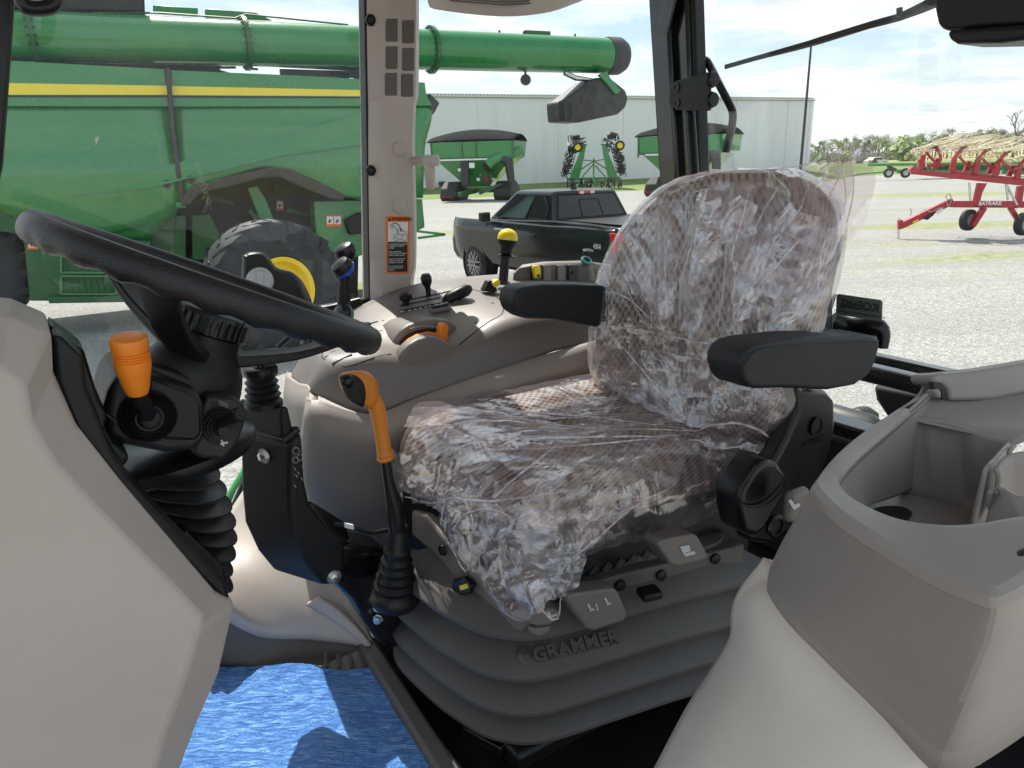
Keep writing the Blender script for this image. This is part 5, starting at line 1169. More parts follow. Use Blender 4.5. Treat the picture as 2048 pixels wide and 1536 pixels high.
# loose peak standing off the top corner
pk=[[K(1390,352,F=-1.10),K(1480,342,F=-1.10),K(1590,334,F=-1.10),K(1660,308,F=-1.09),K(1704,289,F=-1.08)],
    [K(1400,380,F=-1.06),K(1500,378,F=-1.05),K(1610,375,F=-1.05),K(1670,360,F=-1.05),K(1707,345,F=-1.06)],
    [K(1420,420,F=-1.03),K(1520,430,F=-1.02),K(1620,430,F=-1.02),K(1675,415,F=-1.03),K(1706,390,F=-1.04)],
    [K(1450,480,F=-1.01),K(1540,500,F=-1.0),K(1620,500,F=-1.0),K(1668,478,F=-1.02),K(1694,445,F=-1.04)],
    [K(1470,540,F=-1.0),K(1550,570,F=-.99),K(1610,560,F=-.99),K(1650,530,F=-1.02),K(1682,485,F=-1.06)]]
v,f,uv=dens(pk,14); addf(v,f,uv,.009,11,40)
v,f,uv=dens([[p-CF*.05 for p in r[2:]] for r in pk[:4]],12); addf(v,f,uv,.008,12,41)
# lower back apron between backrest and cushion
ap=[[K(1190,690,F=-.955),K(1280,700,F=-.94),K(1380,710,F=-.935),K(1480,720,F=-.93),K(1560,790,F=-.93)],[K(1195,750,F=-.94),K(1280,775,F=-.92),K(1370,800,F=-.91),K(1450,800,F=-.91),K(1550,830,F=-.93)],[K(1240,790,F=-.91),K(1300,820,F=-.90),K(1370,850,F=-.89),K(1420,855,F=-.90),K(1530,870,F=-.94)]]
v,f,uv=dens(ap,12); addf(v,f,uv,.010,15,42)
cov=mk('plastic_cover',fm.v,fm.f,M['film'],None,uv=fuv); 
props(cov,"crinkled clear plastic bag pulled over the driver's seat with a loose peak at the top",'plastic cover')
for pts,r in [([(1327,433),(1331,530),(1333,640)],.0016),([(1410,433),(1374,526),(1354,655)],.0018),([(1459,421),(1450,558),(1438,655)],.0022),([(1604,478),(1560,525),(1523,566),(1475,635)],.0026),
  ([(1341,425),(1360,402),(1394,384),(1442,379),(1452,405),(1410,425),(1341,425)],.0010),([(1196,582),(1253,595),(1321,659)],.0018),([(1204,647),(1321,667),(1418,687),(1450,663)],.0018),([(1233,526),(1269,607),(1300,660)],.0014),
  ([(1386,857),(1335,800),(1289,744),(1208,651)],.0016),([(1386,857),(1360,790),(1330,720),(1300,690)],.0013),([(1648,482),(1640,530),(1636,582)],.0016),([(1240,470),(1290,410),(1350,370),(1430,356)],.0014),([(1240,520),(1300,440),(1330,400)],.0012),
  ([(838,816),(1006,822),(1211,838),(1391,861)],.0022),([(895,812),(1129,853),(1300,860),(1391,862)],.0018),([(945,882),(1129,878),(1355,872)],.0022),([(960,905),(1180,890),(1380,868)],.0014),([(981,1005),(1040,950),(1113,894)],.0018),([(883,1050),(888,1010),(900,997),(990,1001),(1129,984)],.0016),
  ([(887,1066),(940,1135),(1022,1241)],.0014),([(1022,1241),(1080,1215),(1125,1190)],.0014),([(1145,1116),(1200,1070),(1272,1009),(1334,980)],.0014),([(1060,1000),(1085,960),(1110,930)],.0014),([(1391,862),(1440,846),(1500,850),(1545,880),(1544,905)],.0022),([(1300,905),(1380,880),(1440,895),(1520,890)],.0016),
  ([(1130,1000),(1180,960),(1260,950)],.0012),([(800,990),(860,1005),(900,1000)],.0014),([(905,1060),(930,1030),(990,1020),(1060,1060)],.0012),([(1500,380),(1480,450),(1465,520)],.0012),([(1560,370),(1520,440),(1500,500)],.0012),([(1620,370),(1600,420),(1560,470)],.0014),([(1380,470),(1350,540),(1345,600)],.0010),([(1290,540),(1310,600),(1325,655)],.0012)]:
    m=MB(); P_=[S(x,y,cov,.0015) for x,y in pts]; m.tube(P_,[r*.4]+[r]*(len(P_)-2)+[r*.4],5,smoothn=5,cap=False)
    m.v=[q+noise.noise_vector(q*40)*.0022 for q in m.v]; m.mk('film_crease',M['fold'],cov)
for pts,F0 in [([(1390,352),(1480,342),(1590,334),(1660,308),(1704,289),(1707,345),(1706,390),(1694,445)],-1.085),([(1640,340),(1690,300)],-1.08),([(1655,400),(1690,330)],-1.05),([(1685,330),(1692,400),(1680,440)],-1.05)]:
    m=MB(); m.tube([K(x,y,F=F0) for x,y in pts],.0011,5,smoothn=4,cap=False); m.mk('film_crease',M['fold'],cov)
# ================================================================ right-hand console
con=thing('side_console',CB(-.7,1.45,-.95),'taupe right-hand control console with levers, switches and an orange throttle','control console')
r0=[K(640,700,R=1.60),K(700,645,R=1.62),K(770,606,R=1.62),K(850,580,R=1.62),K(960,566,R=1.62),K(1080,560,R=1.62),K(1250,560,R=1.62)]
r1=[K(636,712,R=1.50),K(705,675,R=1.50),K(790,645,R=1.48),K(880,618,R=1.48),K(980,602,R=1.48),K(1090,595,R=1.48),K(1260,600,R=1.48)]
r2=[K(640,722,R=1.42),K(722,702,R=1.40),K(800,690,R=1.38),K(900,672,R=1.37),K(985,640,R=1.36),K(1095,622,R=1.36),K(1265,630,R=1.36)]
r3=[K(648,738,R=1.345),K(750,722,R=1.32),K(830,728,R=1.31),K(915,704,R=1.305),K(1005,660,R=1.30),K(1100,640,R=1.30),K(1270,655,R=1.30)]
r4=[K(640,765,R=1.325),K(745,755,R=1.305),K(830,752,R=1.295),K(920,728,R=1.29),K(1015,690,R=1.285),K(1110,665,R=1.285),K(1275,668,R=1.285)]
r5=[K(622,800,R=1.33),K(738,830,R=1.285),K(830,800,R=1.28),K(930,765,R=1.275),K(1035,730,R=1.27),K(1120,700,R=1.27),K(1280,680,R=1.27)]
def wrapl(r,Rt=1.64):
    p=r[0]-CF*.035; w_=max(.01,min(.17,Rt-(p-CAM).dot(CRt))); return [p+CRt*w_+CF*.0,p+CRt*w_*.75+CF*.012,p+CRt*w_*.35+CF*.013,p+CRt*w_*.08+CF*.006]+r[1:]
v,f,uv,_,_=grid([wrapl(r) for r in (r0,r1,r2,r3,r4,r5)],5); top_=mk('console_top',v,f,M['taupe'],con,solid=.02,off=1)
# lower body
b0=[K(612,792,R=1.34),K(640,812,R=1.297),K(740,836,R=1.272),K(830,808,R=1.268),K(930,772,R=1.262),K(1040,735,R=1.258),K(1190,688,R=1.255)]
b1=[K(606,842,R=1.31),K(635,852,R=1.275),K(738,872,R=1.255),K(830,838,R=1.25),K(930,800,R=1.245),K(1040,762,R=1.24),K(1200,712,R=1.24)]
b2=[K(606,930,R=1.36),K(625,950,R=1.31),K(735,950,R=1.29),K(830,930,R=1.285),K(930,900,R=1.28),K(1040,860,R=1.28),K(1210,800,R=1.28)]
b3=[K(610,1020,R=1.46),K(650,1040,R=1.33),K(740,1045,R=1.31),K(830,1030,R=1.30),K(930,1000,R=1.30),K(1040,960,R=1.30),K(1210,900,R=1.30)]
b4=[K(680,1090,R=1.44),K(705,1100,R=1.33),K(760,1104,R=1.31),K(830,1100,R=1.30),K(930,1080,R=1.30),K(1040,1050,R=1.30),K(1210,1000,R=1.30)]
v,f,uv,_,_=grid([wrapl(b) for b in (b0,b1,b2,b3,b4)],6); mk('console_base',v,f,M['beige_mid'],con,solid=.02,off=1)
prism('cloth_insert',[K(x,y,R=1.238) for x,y in [(1050,757),(1070,744),(1110,738),(1147,733),(1150,745),(1140,760),(1060,790)]],CRt*.01,M['fabric'],con,.004)
prism('cloth_insert',[K(x,y,R=1.29) for x,y in [(752,1075),(800,990),(835,985),(835,1075),(780,1082)]],CRt*.02,M['fabric'],con,.004)
def onc(x,y,r): return K(x,y,R=r)
# throttle dial in its arched housing
def arc(o,dx=0,dy=0): return [(x+dx,y+dy) for x,y in o]
hs=[(786,716),(784,700),(790,678),(801,662),(818,650),(842,642),(872,638),(900,640),(914,650),(918,672),(916,695),(905,706)]
md=prism('throttle_housing',[K(x,y,R=1.352) for x,y in hs],CRt*.10-Z*.004,M['taupe'],con,.010,4)
m=MB(); m.prism([K(x,y,R=1.345) for x,y in [(792,722),(793,704),(801,687),(815,672),(836,662),(862,657),(886,660),(903,671),(912,688),(909,704)]],CRt*.008); m.mk('dial_track',M['ink'],con)
m=MB(); m.prism([K(x,y,R=1.322) for x,y in [(797,724),(799,706),(807,692),(820,680),(838,670),(860,665),(882,668),(900,679),(912,696),(907,708)]],CRt*.012)
dial=prism('throttle_dial',[K(x,y,R=1.288) for x,y in [(800,731),(800,715),(806,702),(818,690),(836,679),(858,673),(880,676),(897,686),(914,703),(906,714),(872,724),(830,734)]],CRt*.032,M['taupe'],con,.009,5)
m.mk('throttle_ring',M['orange'],dial)
m=MB(); m.prism([K(x,y,R=1.318) for x,y in [(879,690),(880,672),(882,656),(886,647),(896,648),(899,654),(896,676),(892,690)]],CRt*.022); m.mk('throttle_lever',M['orange'],dial,bevel=.004,seg=3)
m=MB()
for i in range(11):
    x=822+i*5.5; y=670-.022*(x-822)*(60-(x-822))*.25; m.box(K(x,y-13,R=1.349),CF*.0035,CRt*.002,Z*.0016)
m.mk('throttle_marks',M['silver'],con)
# lever gate and small switches laid on the console surface
T_=top_
P_=[S(x,y,T_,.006) for x,y in [(796,626),(914,604),(916,588),(903,578),(812,595),(800,606)]]
pl=prism('lever_plate',P_,-Z*.016,M['taupe'],con,.002)
for q in ([(797,622),(884,605)],[(799,612),(879,595)],[(806,602),(902,582)]): MB().bar(S(*q[0],pl,.0005),S(*q[1],pl,.0005),.006,.002).mk('lever_slot',M['ink'],con)
for q in ([(730,650),(756,643)],[(652,714),(668,702)],[(664,727),(704,709)]): MB().bar(S(*q[0],T_,.0005),S(*q[1],T_,.0005),.005,.002).mk('lever_slot',M['ink'],con)
m=MB(); ux=(S(884,605,T_)-S(797,622,T_)).normalized()
for x,y in ((802,629),(806,628),(820,626),(831,624),(841,622),(852,619),(860,617),(873,614),(884,612),(893,610),(876,592),(884,590)): m.box(S(x,y,T_,.0065),ux*.005,ux.cross(Z)*.003,Z*.001)
for x,y in ((766,640),(762,661),(758,692),(745,676),(706,668),(722,660)): m.box(S(x,y,T_,.001),ux*.006,ux.cross(Z)*.003,Z*.001)
m.mk('scale_marks',M['white'],con)
a_,b_=S(782,647,T_),S(822,636,T_); rbox('blank_plate',(a_+b_)/2+Z*.003,b_-a_,(b_-a_).normalized().cross(Z)*.016,Z*.006,M['taupe'],con,.002)
q=S(857,594,T_); lv_=MB().tube([q-Z*.005,q+Z*.022],[.006,.006],12).mk('small_lever',M['black'],con); MB().lathe(q+Z*.016,Z*1+CF*.12,[(.006,0),(.0065,.006),(.0125,.02),(.013,.03),(.009,.038),(.001,.039)],20).mk('lever_knob',M['black'],lv_)
q=S(891,605,T_); Rq=(q-CAM).dot(CRt)
lv_=prism('hand_lever',[K(x,y,R=Rq-.004) for x,y in [(884,607),(890,592),(898,587),(908,597),(904,607)]],CRt*.008,M['black'],con,.002)
MB().tube([K(893,602,R=Rq),K(898,597,R=Rq),K(932,580,R=Rq),K(941,576,R=Rq)],[.010,.0135,.0145,.008],18).mk('lever_grip',M['black'],lv_)
q=S(812,612,T_); MB().lathe(q,Z,[(.014,0),(.012,.004),(.009,.006),(.009,.012),(.016,.016),(.016,.026),(.011,.030),(.001,.030)],6).mk('slide_knob',M['black'],con)
q=S(880,622,T_); o=rbox('rocker_switch',q+Z*.004,ux*.046,ux.cross(Z)*.020,Z*.010,M['taupe'],con,.003)
o2=rbox('rocker',q+Z*.011,ux*.036,ux.cross(Z)*.013,Z*.008,M['black_s'],o,.002)
rbox('switch_marks',q+Z*.016+ux*.006,ux*.014,ux.cross(Z)*.005,Z*.001,M['silver'],o2,0) if False else None
# mound of the control pod left of the armrest
m=MB(); stube([(645,704),(648,718),(690,733),(745,716),(782,708)],T_,.0013,m); stube([(918,690),(945,668),(975,645),(1004,628),(1004,606),(985,590),(940,578)],T_,.0013,m); m.mk('panel_gap',M['ink'],con)
MB().lathe(S(950,645,T_),Z,[(.003,0),(.003,.0008)],10).mk('screw_hole',M['ink'],con); MB().lathe(S(985,606,T_),Z,[(.003,0),(.003,.0008)],10).mk('screw_hole',M['ink'],con)
# park sticker
stk=prism('console_sticker',[K(x,y,R=1.290) for x,y in [(751,735),(780,727),(790,745),(760,758)]],CRt*.004,M['ink'],con,0)
u1=(K(780,727,R=1.29)-K(751,735,R=1.29)).normalized(); u2=(K(751,735,R=1.29)-K(760,758,R=1.29)); u2=(u2-u1*u2.dot(u1)).normalized()
for s,x,y,sz in (('PARK',768,735,.006),('BRAKE',769,739.5,.0055),('P',770,745,.010),('BEFORE',772,750,.0055),('DISMOUNTING',773,754,.0045)): text('lettering',s,K(x,y,R=1.2885),u1,u2,sz,M['greymark'],stk,.0002)
# rear switch pod
pod=[K(1014,568,R=1.62),K(1020,545,R=1.62),K(1040,528,R=1.62),K(1080,522,R=1.62),K(1160,520,R=1.62),K(1200,526,R=1.62),K(1225,548,R=1.62),K(1230,570,R=1.62)]
pd=prism('switch_pod',pod,-CRt*.0+CRt*-.055,M['taupe'],con,.018,5)
prism('pod_face',[K(x,y,R=1.562) for x,y in [(1027,562),(1029,548),(1040,536),(1070,530),(1150,529),(1190,535),(1205,562)]],CRt*.006,M['beige_dark'],pd,.004)
for x,mt,w_ in ((1073,'ink',9),(1095,'taupe',8),(1123,'taupe',8),(1148,'ink',11)):
    q=prism('switch',[K(x-w_,565,R=1.555),K(x-w_+1,530,R=1.555),K(x+w_-1,530,R=1.555),K(x+w_,562,R=1.555)],CRt*.008,M[mt],pd,.003)
    if w_==9: sw=prism('pto_switch',[K(x,y,R=1.547) for x,y in [(1067,537),(1069,531),(1080,531),(1082,537),(1083,556),(1070,557)]],CRt*.012,M['yellow'],q,.003); prism('switch_icon',[K(x,y,R=1.546) for x,y in [(1074,549),(1081,548),(1081,555),(1074,555)]],CRt*.002,M['rust'],q,0)
    if w_==11: MB().lathe(K(1146,545,R=1.553),-CRt,[(.005,0),(.004,.002),(.001,.0025)],12).mk('switch_dot',M['black_s'],q)
MB().lathe(K(1176,560,R=1.575),K(1172,520,R=1.575)-K(1176,560,R=1.575),[(.020,0),(.0185,.03),(.016,.042),(.001,.042)],24).mk('socket_boss',M['taupe'],pd)
so_=MB().lathe(K(1173,521,R=1.565),Z*.9-CRt*.7,[(.016,-.004),(.0165,.001),(.014,.004),(.010,.004),(.009,-.006),(.001,-.006)],24).mk('socket_ring',M['teal'],pd)
MB().lathe(K(1176,502,R=1.59),Z*.95-CRt*.2,[(.015,0),(.0155,.002),(.010,.004),(.001,.0045)],24).mk('socket_cap',M['black_s'],so_)
MB().tube([K(1166,504,R=1.59),K(1172,513,R=1.58)],.002,6).mk('cap_strap',M['black_s'],so_)
# yellow ball lever
bl=MB().tube([K(1006,566,R=1.50),K(1011,510,R=1.50)],.0115,16).mk('ball_lever',M['black'],con)
c=K(1015,478,R=1.50); ax=K(1016,460,R=1.5)-K(1010,520,R=1.5)
MB().lathe(c,ax,[(.0245,-.002),(.0245,.004),(.0225,.012),(.017,.019),(.009,.0235),(.001,.025)],28).mk('yellow_knob',M['yellow'],bl)
MB().lathe(c,ax,[(.0245,-.0025),(.024,-.010),(.018,-.018),(.0155,-.022),(.0155,-.034),(.012,-.036)],28).mk('knob_skirt',M['black'],bl)
MB().lathe(K(1013,512,R=1.50),ax,[(.012,-.002),(.022,-.002),(.023,.001),(.012,.004)],28).mk('collar',M['black_s'],bl)
MB().lathe(K(1007,566,R=1.50),ax,[(.018,-.004),(.016,.004),(.012,.006)],20).mk('lever_boot',M['black_s'],bl)
o=prism('lock_bracket',[K(x,y,R=1.47) for x,y in [(968,583),(978,562),(990,562),(996,584)]],CRt*.02,M['black'],con,.002)
prism('lock_tab',[K(x,y,R=1.465) for x,y in [(984,566),(998,558),(1002,570),(990,576)]],CRt*.02,M['yellow'],o,.003)
# spool valve levers with blue and grey collars
def scv(x,y0,y1,R,col,sc=1.0):
    a,b=K(x-4,y1,R=R),K(x,y0,R=R); ax=b-a; Ln=ax.length
    o=MB().tube([a,a.lerp(b,.45),a.lerp(b,.75),b],[.013*sc,.013*sc,.012*sc,.016*sc],16).mk('spool_lever',M['black'],con)
    MB().lathe(b,ax+CF*.1-CRt*.02,[(.015*sc,-.010),(.021*sc,0),(.0215*sc,.003)],24,sx=1.2,ref=CF).mk('collar_band',M[col],o)
    MB().lathe(b,ax+CF*.1-CRt*.02,[(.0208*sc,.003),(.021*sc,.010),(.017*sc,.020),(.009*sc,.023),(.001,.0235)],24,sx=1.2,ref=CF).mk('lever_knob',M['black_s'],o)
    return o
scv(693,508,640,1.58,'black_s'); scv(689,540,640,1.50,'blue'); scv(690,633,668,1.46,'teal',1.05)
# outside mirror/knob housing behind the steering wheel (turn-signal binnacle with white cap)
bn_=thing('lamp_housing',K(560,560,R=1.70),'black moulded housing with round white cap seen just above the steering wheel','lamp housing')
v,f,uv=loft([[K(x,y,R=1.36) for x,y in [(484,522),(488,510),(505,505),(528,507),(540,518),(555,536),(590,548),(612,575),(622,620),(560,650),(490,600)]],
 [K(486,520,R=1.335),K(490,509,R=1.335),K(506,504,R=1.335),K(527,506,R=1.335),K(538,518,R=1.335),K(553,535,R=1.335),K(586,546,R=1.335),K(607,575,R=1.335),K(616,618,R=1.335),K(560,645,R=1.335),K(494,598,R=1.335)],
 [K(492,522,R=1.325),K(495,512,R=1.325),K(507,508,R=1.325),K(524,510,R=1.325),K(535,522,R=1.325),K(552,542,R=1.325),K(580,553,R=1.325),K(598,580,R=1.325),K(606,615,R=1.325),K(560,635,R=1.325),K(500,590,R=1.325)]],4,3)
bo=mk('housing',v,f,M['black'],bn_)
cp_=MB().lathe(K(521,562,R=1.318),-CRt,[(.024,-.004),(.023,.0),(.0195,.001),(.019,.006),(.017,.008),(.001,.008)],32).mk('white_cap',M['silver'],bn_)
rbox('cap_grip',K(521,562,R=1.308),CF*.011,CRt*.006,Z*.034,M['silver'],cp_,.004)
# ================================================================ steering wheel
swc=K(433,573,R=.92); TAU=rad(25.7); swn=(CF*-math.sin(TAU)+Z*math.cos(TAU)).normalized(); swf=(CF*math.cos(TAU)+Z*math.sin(TAU)).normalized(); sws=CRt
sw=thing('steering_wheel',swc,'black grained three-spoke steering wheel seen nearly edge-on','steering wheel')
def swp(a,r,h=0): return swc+(swf*math.cos(a)+sws*math.sin(a))*r+swn*h
m=MB(); n=96; R0=.191
vs=[];fs=[]
for i in range(n):
    a=2*math.pi*i/n
    for k in range(16):
        b=2*math.pi*k/16; rr_=.0148
        # finger grips on the underside
        if math.sin(b)<-.3: rr_+=.0022*math.cos(a*28)*(-math.sin(b))
        vs.append(swp(a,R0+math.cos(b)*rr_*.92,math.sin(b)*rr_*1.08))
for i in range(n):
    for k in range(16): fs.append((i*16+k,i*16+(k+1)%16,((i+1)%n)*16+(k+1)%16,((i+1)%n)*16+k))
mk('rim',vs,fs,M['wheelgrip'],sw)
hubc=K(395,720,R=.925)
def spoke(a,w0=.03,w1=.024):
    e=swp(a,R0-.006,-.004); s=hubc+(swf*math.cos(a)+sws*math.sin(a))*.03+swn*.008; md_=s.lerp(e,.55)+swn*(-.010)
    tdir=(-swf*math.sin(a)+sws*math.cos(a))
    rows=[]
    for p,wd,thk in ((s,w0,.016),(md_,w0*.9,.012),(e,w1,.010)):
        rows.append([p+tdir*wd/2*c1+swn*thk/2*c2 for c1,c2 in ((-1,-1),(-1.05,0),(-1,1),(0,1.1),(1,1),(1.05,0),(1,-1),(0,-1.1))])
    v,f,uv=loft(rows,2,5); return mk('spoke',v,f,M['black'],sw)
spoke(rad(180),.034,.03); spoke(rad(55),.04,.034); spoke(rad(-60),.04,.034)
hx=(K(430,600,R=.925)-K(380,740,R=.925)).normalized()
v,f,uv=loft([[hubc-swn*.045+ (swf*math.cos(a)*.058+sws*math.sin(a)*.052) for a in [k*math.pi/6 for k in range(12)]],[hubc-swn*.035+ (swf*math.cos(a)*.062+sws*math.sin(a)*.055) for a in [k*math.pi/6 for k in range(12)]],[hubc-swn*.005+ (swf*math.cos(a)*.056+sws*math.sin(a)*.050) for a in [k*math.pi/6 for k in range(12)]],[hubc+swn*.018+ (swf*math.cos(a)*.042+sws*math.sin(a)*.040) for a in [k*math.pi/6 for k in range(12)]],[hubc+swn*.034+ (swf*math.cos(a)*.040+sws*math.sin(a)*.038) for a in [k*math.pi/6 for k in range(12)]]],3,3)
hb=mk('hub',v,f,M['black'],sw)
kc=hubc+swn*.040; m=MB().lathe(kc,swn,[(.036,-.006),(.040,-.004),(.040,.018),(.037,.022),(.001,.024)],48)
kr=m.mk('tilt_ring',M['black_s'],sw)
m=MB()
for k in range(26):
    a=2*math.pi*k/26; d=swf*math.cos(a)+sws*math.sin(a); e=-swf*math.sin(a)+sws*math.cos(a); m.box(kc+d*.041+swn*.007,e*.0055,d*.004,swn*.021)
m.mk('ring_ribs',M['black_s'],kr,bevel=.001)
# ================================================================ steering column
colm=thing('steering_column',K(345,900,R=.92),'black steering column housing with two small joystick boots above a pleated rubber gaiter','steering column')
def prismR(name,pts,R,th,mat,par,b=.01,seg=4): return prism(name,KL(pts,R=R),CRt*th,(M[mat] if isinstance(mat,str) else mat),par,b,seg)
hs1=prismR('housing',[(207,822),(220,768),(248,742),(300,750),(392,786),(409,802),(413,872),(396,902),(332,908),(240,890),(212,876)],.832,.13,M['dusty_black'],colm,.012,5)
prismR('switch_pod',[(403,812),(416,792),(468,796),(491,812),(490,850),(476,890),(450,921),(400,919),(384,908)],.846,.10,M['dusty_black'],colm,.012,5)
prismR('top_shell',[(236,745),(262,716),(300,722),(420,770),(440,784),(400,800),(300,770)],.872,.10,M['dusty_black'],colm,.010,4)
prismR('housing_bezel',[(300,757),(385,790),(400,806),(402,866),(390,880),(330,876),(300,868)],.829,.004,M['black'],colm,.003,2)
m=MB(); m.tube([K(x,y,R=.829) for x,y in [(209,826),(262,862),(330,880),(390,880),(404,862)]],.0012,6,smoothn=3); m.mk('housing_seam',M['ink'],colm)
bo1=K(296,832,R=.829); ax1=(-CRt+Z*.06).normalized()
b1_=MB().lathe(bo1,ax1,[(.029,-.002),(.029,.002),(.027,.004),(.025,.001),(.023,.005),(.0205,.002),(.0185,.007),(.016,.005),(.014,.012),(.012,.012),(.010,.020),(.007,.022)],40).mk('joystick_boot',M['rubber'],colm)
st_=MB().tube([bo1+ax1*.010,K(276,792,R=.785),K(272,770,R=.782)],.009,14).mk('joystick_stem',M['black'],b1_)
ks,ke=K(275,786,R=.782),K(256,672,R=.770); ka=ke-ks; kl=ka.length
prf=[(.001,0),(.0125,0),(.0145,.004)]+[(.0145+.0065*t,.004+t*kl*.42) for t in (.3,.7,1)]+[(.0212,kl*.60)]+sum([[(.0212,kl*(.62+.045*i)),(.0195,kl*(.63+.045*i)),(.0212,kl*(.645+.045*i))] for i in range(4)],[])+[(.0215,kl*.84),(.0215,kl*.95),(.0195,kl*.985),(.014,kl),(.001,kl*1.005)]
prf=[(r*.79,h_) for r,h_ in prf]
MB().lathe(ks,ka,prf,40).mk('orange_knob',M['orange'],b1_)
bo2=K(440,852,R=.845); ax2=(-CRt).normalized()
pr2=[(.0225,-.002)]
for i in range(5): r_=.0225-i*.0034; pr2+=[(r_,.001+i*.0024),(r_-.0024,.0004+i*.0024)]
b2_=MB().lathe(bo2,ax2,pr2+[(.007,.016),(.006,.02)],36).mk('joystick_boot',M['rubber'],colm)
MB().lathe(K(450,842,R=.815),K(482,828,R=.79)-K(450,842,R=.815),[(.005,-.012),(.0072,0),(.0076,.018),(.0085,.022),(.0085,.030),(.0072,.032),(.001,.032)],24).mk('black_knob',M['black'],b2_)
m=MB(); m.tube([K(443,880,R=.832),K(447,892,R=.832)],.0012,6); m.box(K(448,886,R=.831),CF*.008,CRt*.002,Z*.002); m.mk('pointer_mark',M['silver'],colm)
rbox('label_plate',K(447,808,R=.836),(K(457,812,R=.836)-K(437,804,R=.836)),CRt*.002,Z*.006,M['beige_dark'],colm,0)
# gaiter: stacked pleats
rings=[]
nple=8
for i in range(nple):
    t=i/(nple-1)
    yR=938+t*218; yL=932+t*140
    xr=438+34*math.sin(min(1,t*1.2)*2.3)-t*2; xl=212+t*105
    for k,(sc,dy) in enumerate(((.80,-13),(.90,-6),(1.0,0),(.995,3),(.86,7))):
        a=K(xr,yR+dy,R=.93); b=K(xl,yL+dy,R=.93); cm=(a+b)/2; hv=(a-b)/2*sc; hw=.078*sc
        rings.append([cm+hv*math.cos(q_)+CRt*math.sin(q_)*-hw for q_ in [q*math.pi/8 for q in range(16)]])
v,f,uv,_,_=grid(rings,2,1,True)
gt_=mk('gaiter',v,f,M['gaiter'],colm,auto=30)
MB().lathe(K(345,905,R=.93),Z+CF*.1,[(.075,-.012),(.08,-.004),(.08,.006),(.07,.012)],40,sx=1.25,ref=CF).mk('gaiter_collar',M['black_s'],colm)
# ================================================================ dash side panel (near left)
dp=thing('dash_side_panel',K(200,1100,R=.73),'large beige dash side panel with black edge trim filling the lower left','dash panel')
outer=[(-800,560),(25,631),(68,640),(100,660),(118,700),(110,760),(150,850),(205,940),(270,1020),(340,1100),(400,1160),(440,1196),(462,1203),(466,1170),(472,1250),(440,1345),(395,1445),(352,1536),(330,1600),(-800,1600)]
fr_=[(-800,640),(0,738),(48,770),(62,850),(110,930),(200,1025),(300,1125),(405,1232),(400,1262),(365,1370),(325,1480),(295,1600),(-800,1600)]
rim_=[(-800,560),(22,630),(70,641),(104,664),(118,760)]
A=[K(x,y,R=.700) for x,y in fr_]
B=[K(x,y,R=.745) for x,y in [(-800,555),(22,629),(102,662),(106,745),(152,850),(240,962),(340,1080),(432,1188),(470,1208),(438,1348),(392,1452),(338,1600),(-800,1600)]]
m=MB(); nA=len(A)
m.add(A+B,[tuple(range(nA))]+[(i,i+1,nA+i+1,nA+i) for i in range(nA-1)])
C_=[p+CRt*.10 for p in B]; m.add(B+C_,[(i,i+1,nA+i+1,nA+i) for i in range(nA-1)])
pn=m.mk('panel',M['beige'],dp,bevel=.005,seg=3,auto=8)
tr_=[(104,668),(125,675),(168,716),(172,775),(203,850),(222,900),(256,958),(300,1008),(345,1060),(400,1114),(452,1165),(462,1210),(440,1196),(340,1096),(240,975),(150,858),(112,765)]
prism('edge_trim',KL([(x,y) for x,y in tr_],R=.752),CRt*.05,M['black'],dp,.006)
prism('dash_front',KL([(168,716),(190,835),(215,880),(200,880),(198,800)],R=.80),CRt*.06,M['black'],dp,.006)
prism('dash_front',KL([(100,650),(168,700),(198,800),(215,830),(200,900),(110,760)],R=.79),CRt*.06,M['black_s'],dp,.004)
prism('column_cover',KL([(175,893),(222,880),(262,915),(250,935),(225,945),(200,940)],R=.80),CRt*.12,M['black'],dp,.012)
prism('column_cover',KL([(352,1075),(370,1062),(452,1142),(460,1205),(420,1160)],R=.83),CRt*.1,M['black_s'],dp,.006)
MB().lathe(K(192,905,R=.798),-CRt,[(.007,0),(.0065,.002),(.001,.002)],16).mk('bolt_head',M['silver'],dp)
prism('clip',KL([(148,748),(165,760),(198,790),(200,800),(182,798),(160,780)],R=.80),CRt*.03,M['black'],dp,.003)
prism('knee_cover',KL([(390,1090),(440,1130),(458,1195),(430,1170)],R=.86),CRt*.1,M['black_s'],dp,.006)
# ================================================================ loader joystick post
lp=thing('loader_joystick_post',K(560,1100,R=1.17),'black bent joystick post with a cranked lever standing on the cab floor','loader control')
px_=CRt*.10+CF*.055
def pp(name,pts,mat,R=1.12,ex=px_,b=.008,par=None): return prism(name,[K(x,y,R=R) for x,y in pts],ex,M[mat],par or lp,b,4)
pst=pp('post',[(580,888),(606,862),(612,960),(622,1008),(650,1042),(692,1078),(690,1168),(644,1171),(610,1128),(585,1070),(580,1000)],'black')
pp('head',[(562,815),(577,812),(586,850),(583,884),(566,886)],'black',1.13,CRt*.09+CF*.045)
pp('head_band',[(564,880),(598,852),(603,864),(570,890)],'black_s',1.125,CRt*.105+CF*.055,.003)
v,f,uv,_,_=grid([[K(620,1002,R=1.12),K(650,1020,R=1.14),K(690,1045,R=1.16)],[K(650,1045,R=1.12),K(672,1060,R=1.14),K(700,1085,R=1.16)],[K(690,1080,R=1.12),K(700,1090,R=1.14),K(712,1120,R=1.16)]],3); mk('post_foot',v,f,M['dusty_black'],lp,solid=.02,off=-1)
c=K(527,800,R=1.17); ax=K(522,755,R=1.17)-K(530,830,R=1.17)
pf_=[(.030,-.01)]
for i in range(4): pf_+=[(.030-.0012*i,-.002+.011*i),(.0245-.0010*i,.003+.011*i)]
pf_+=[(.026,.044),(.026,.050)]
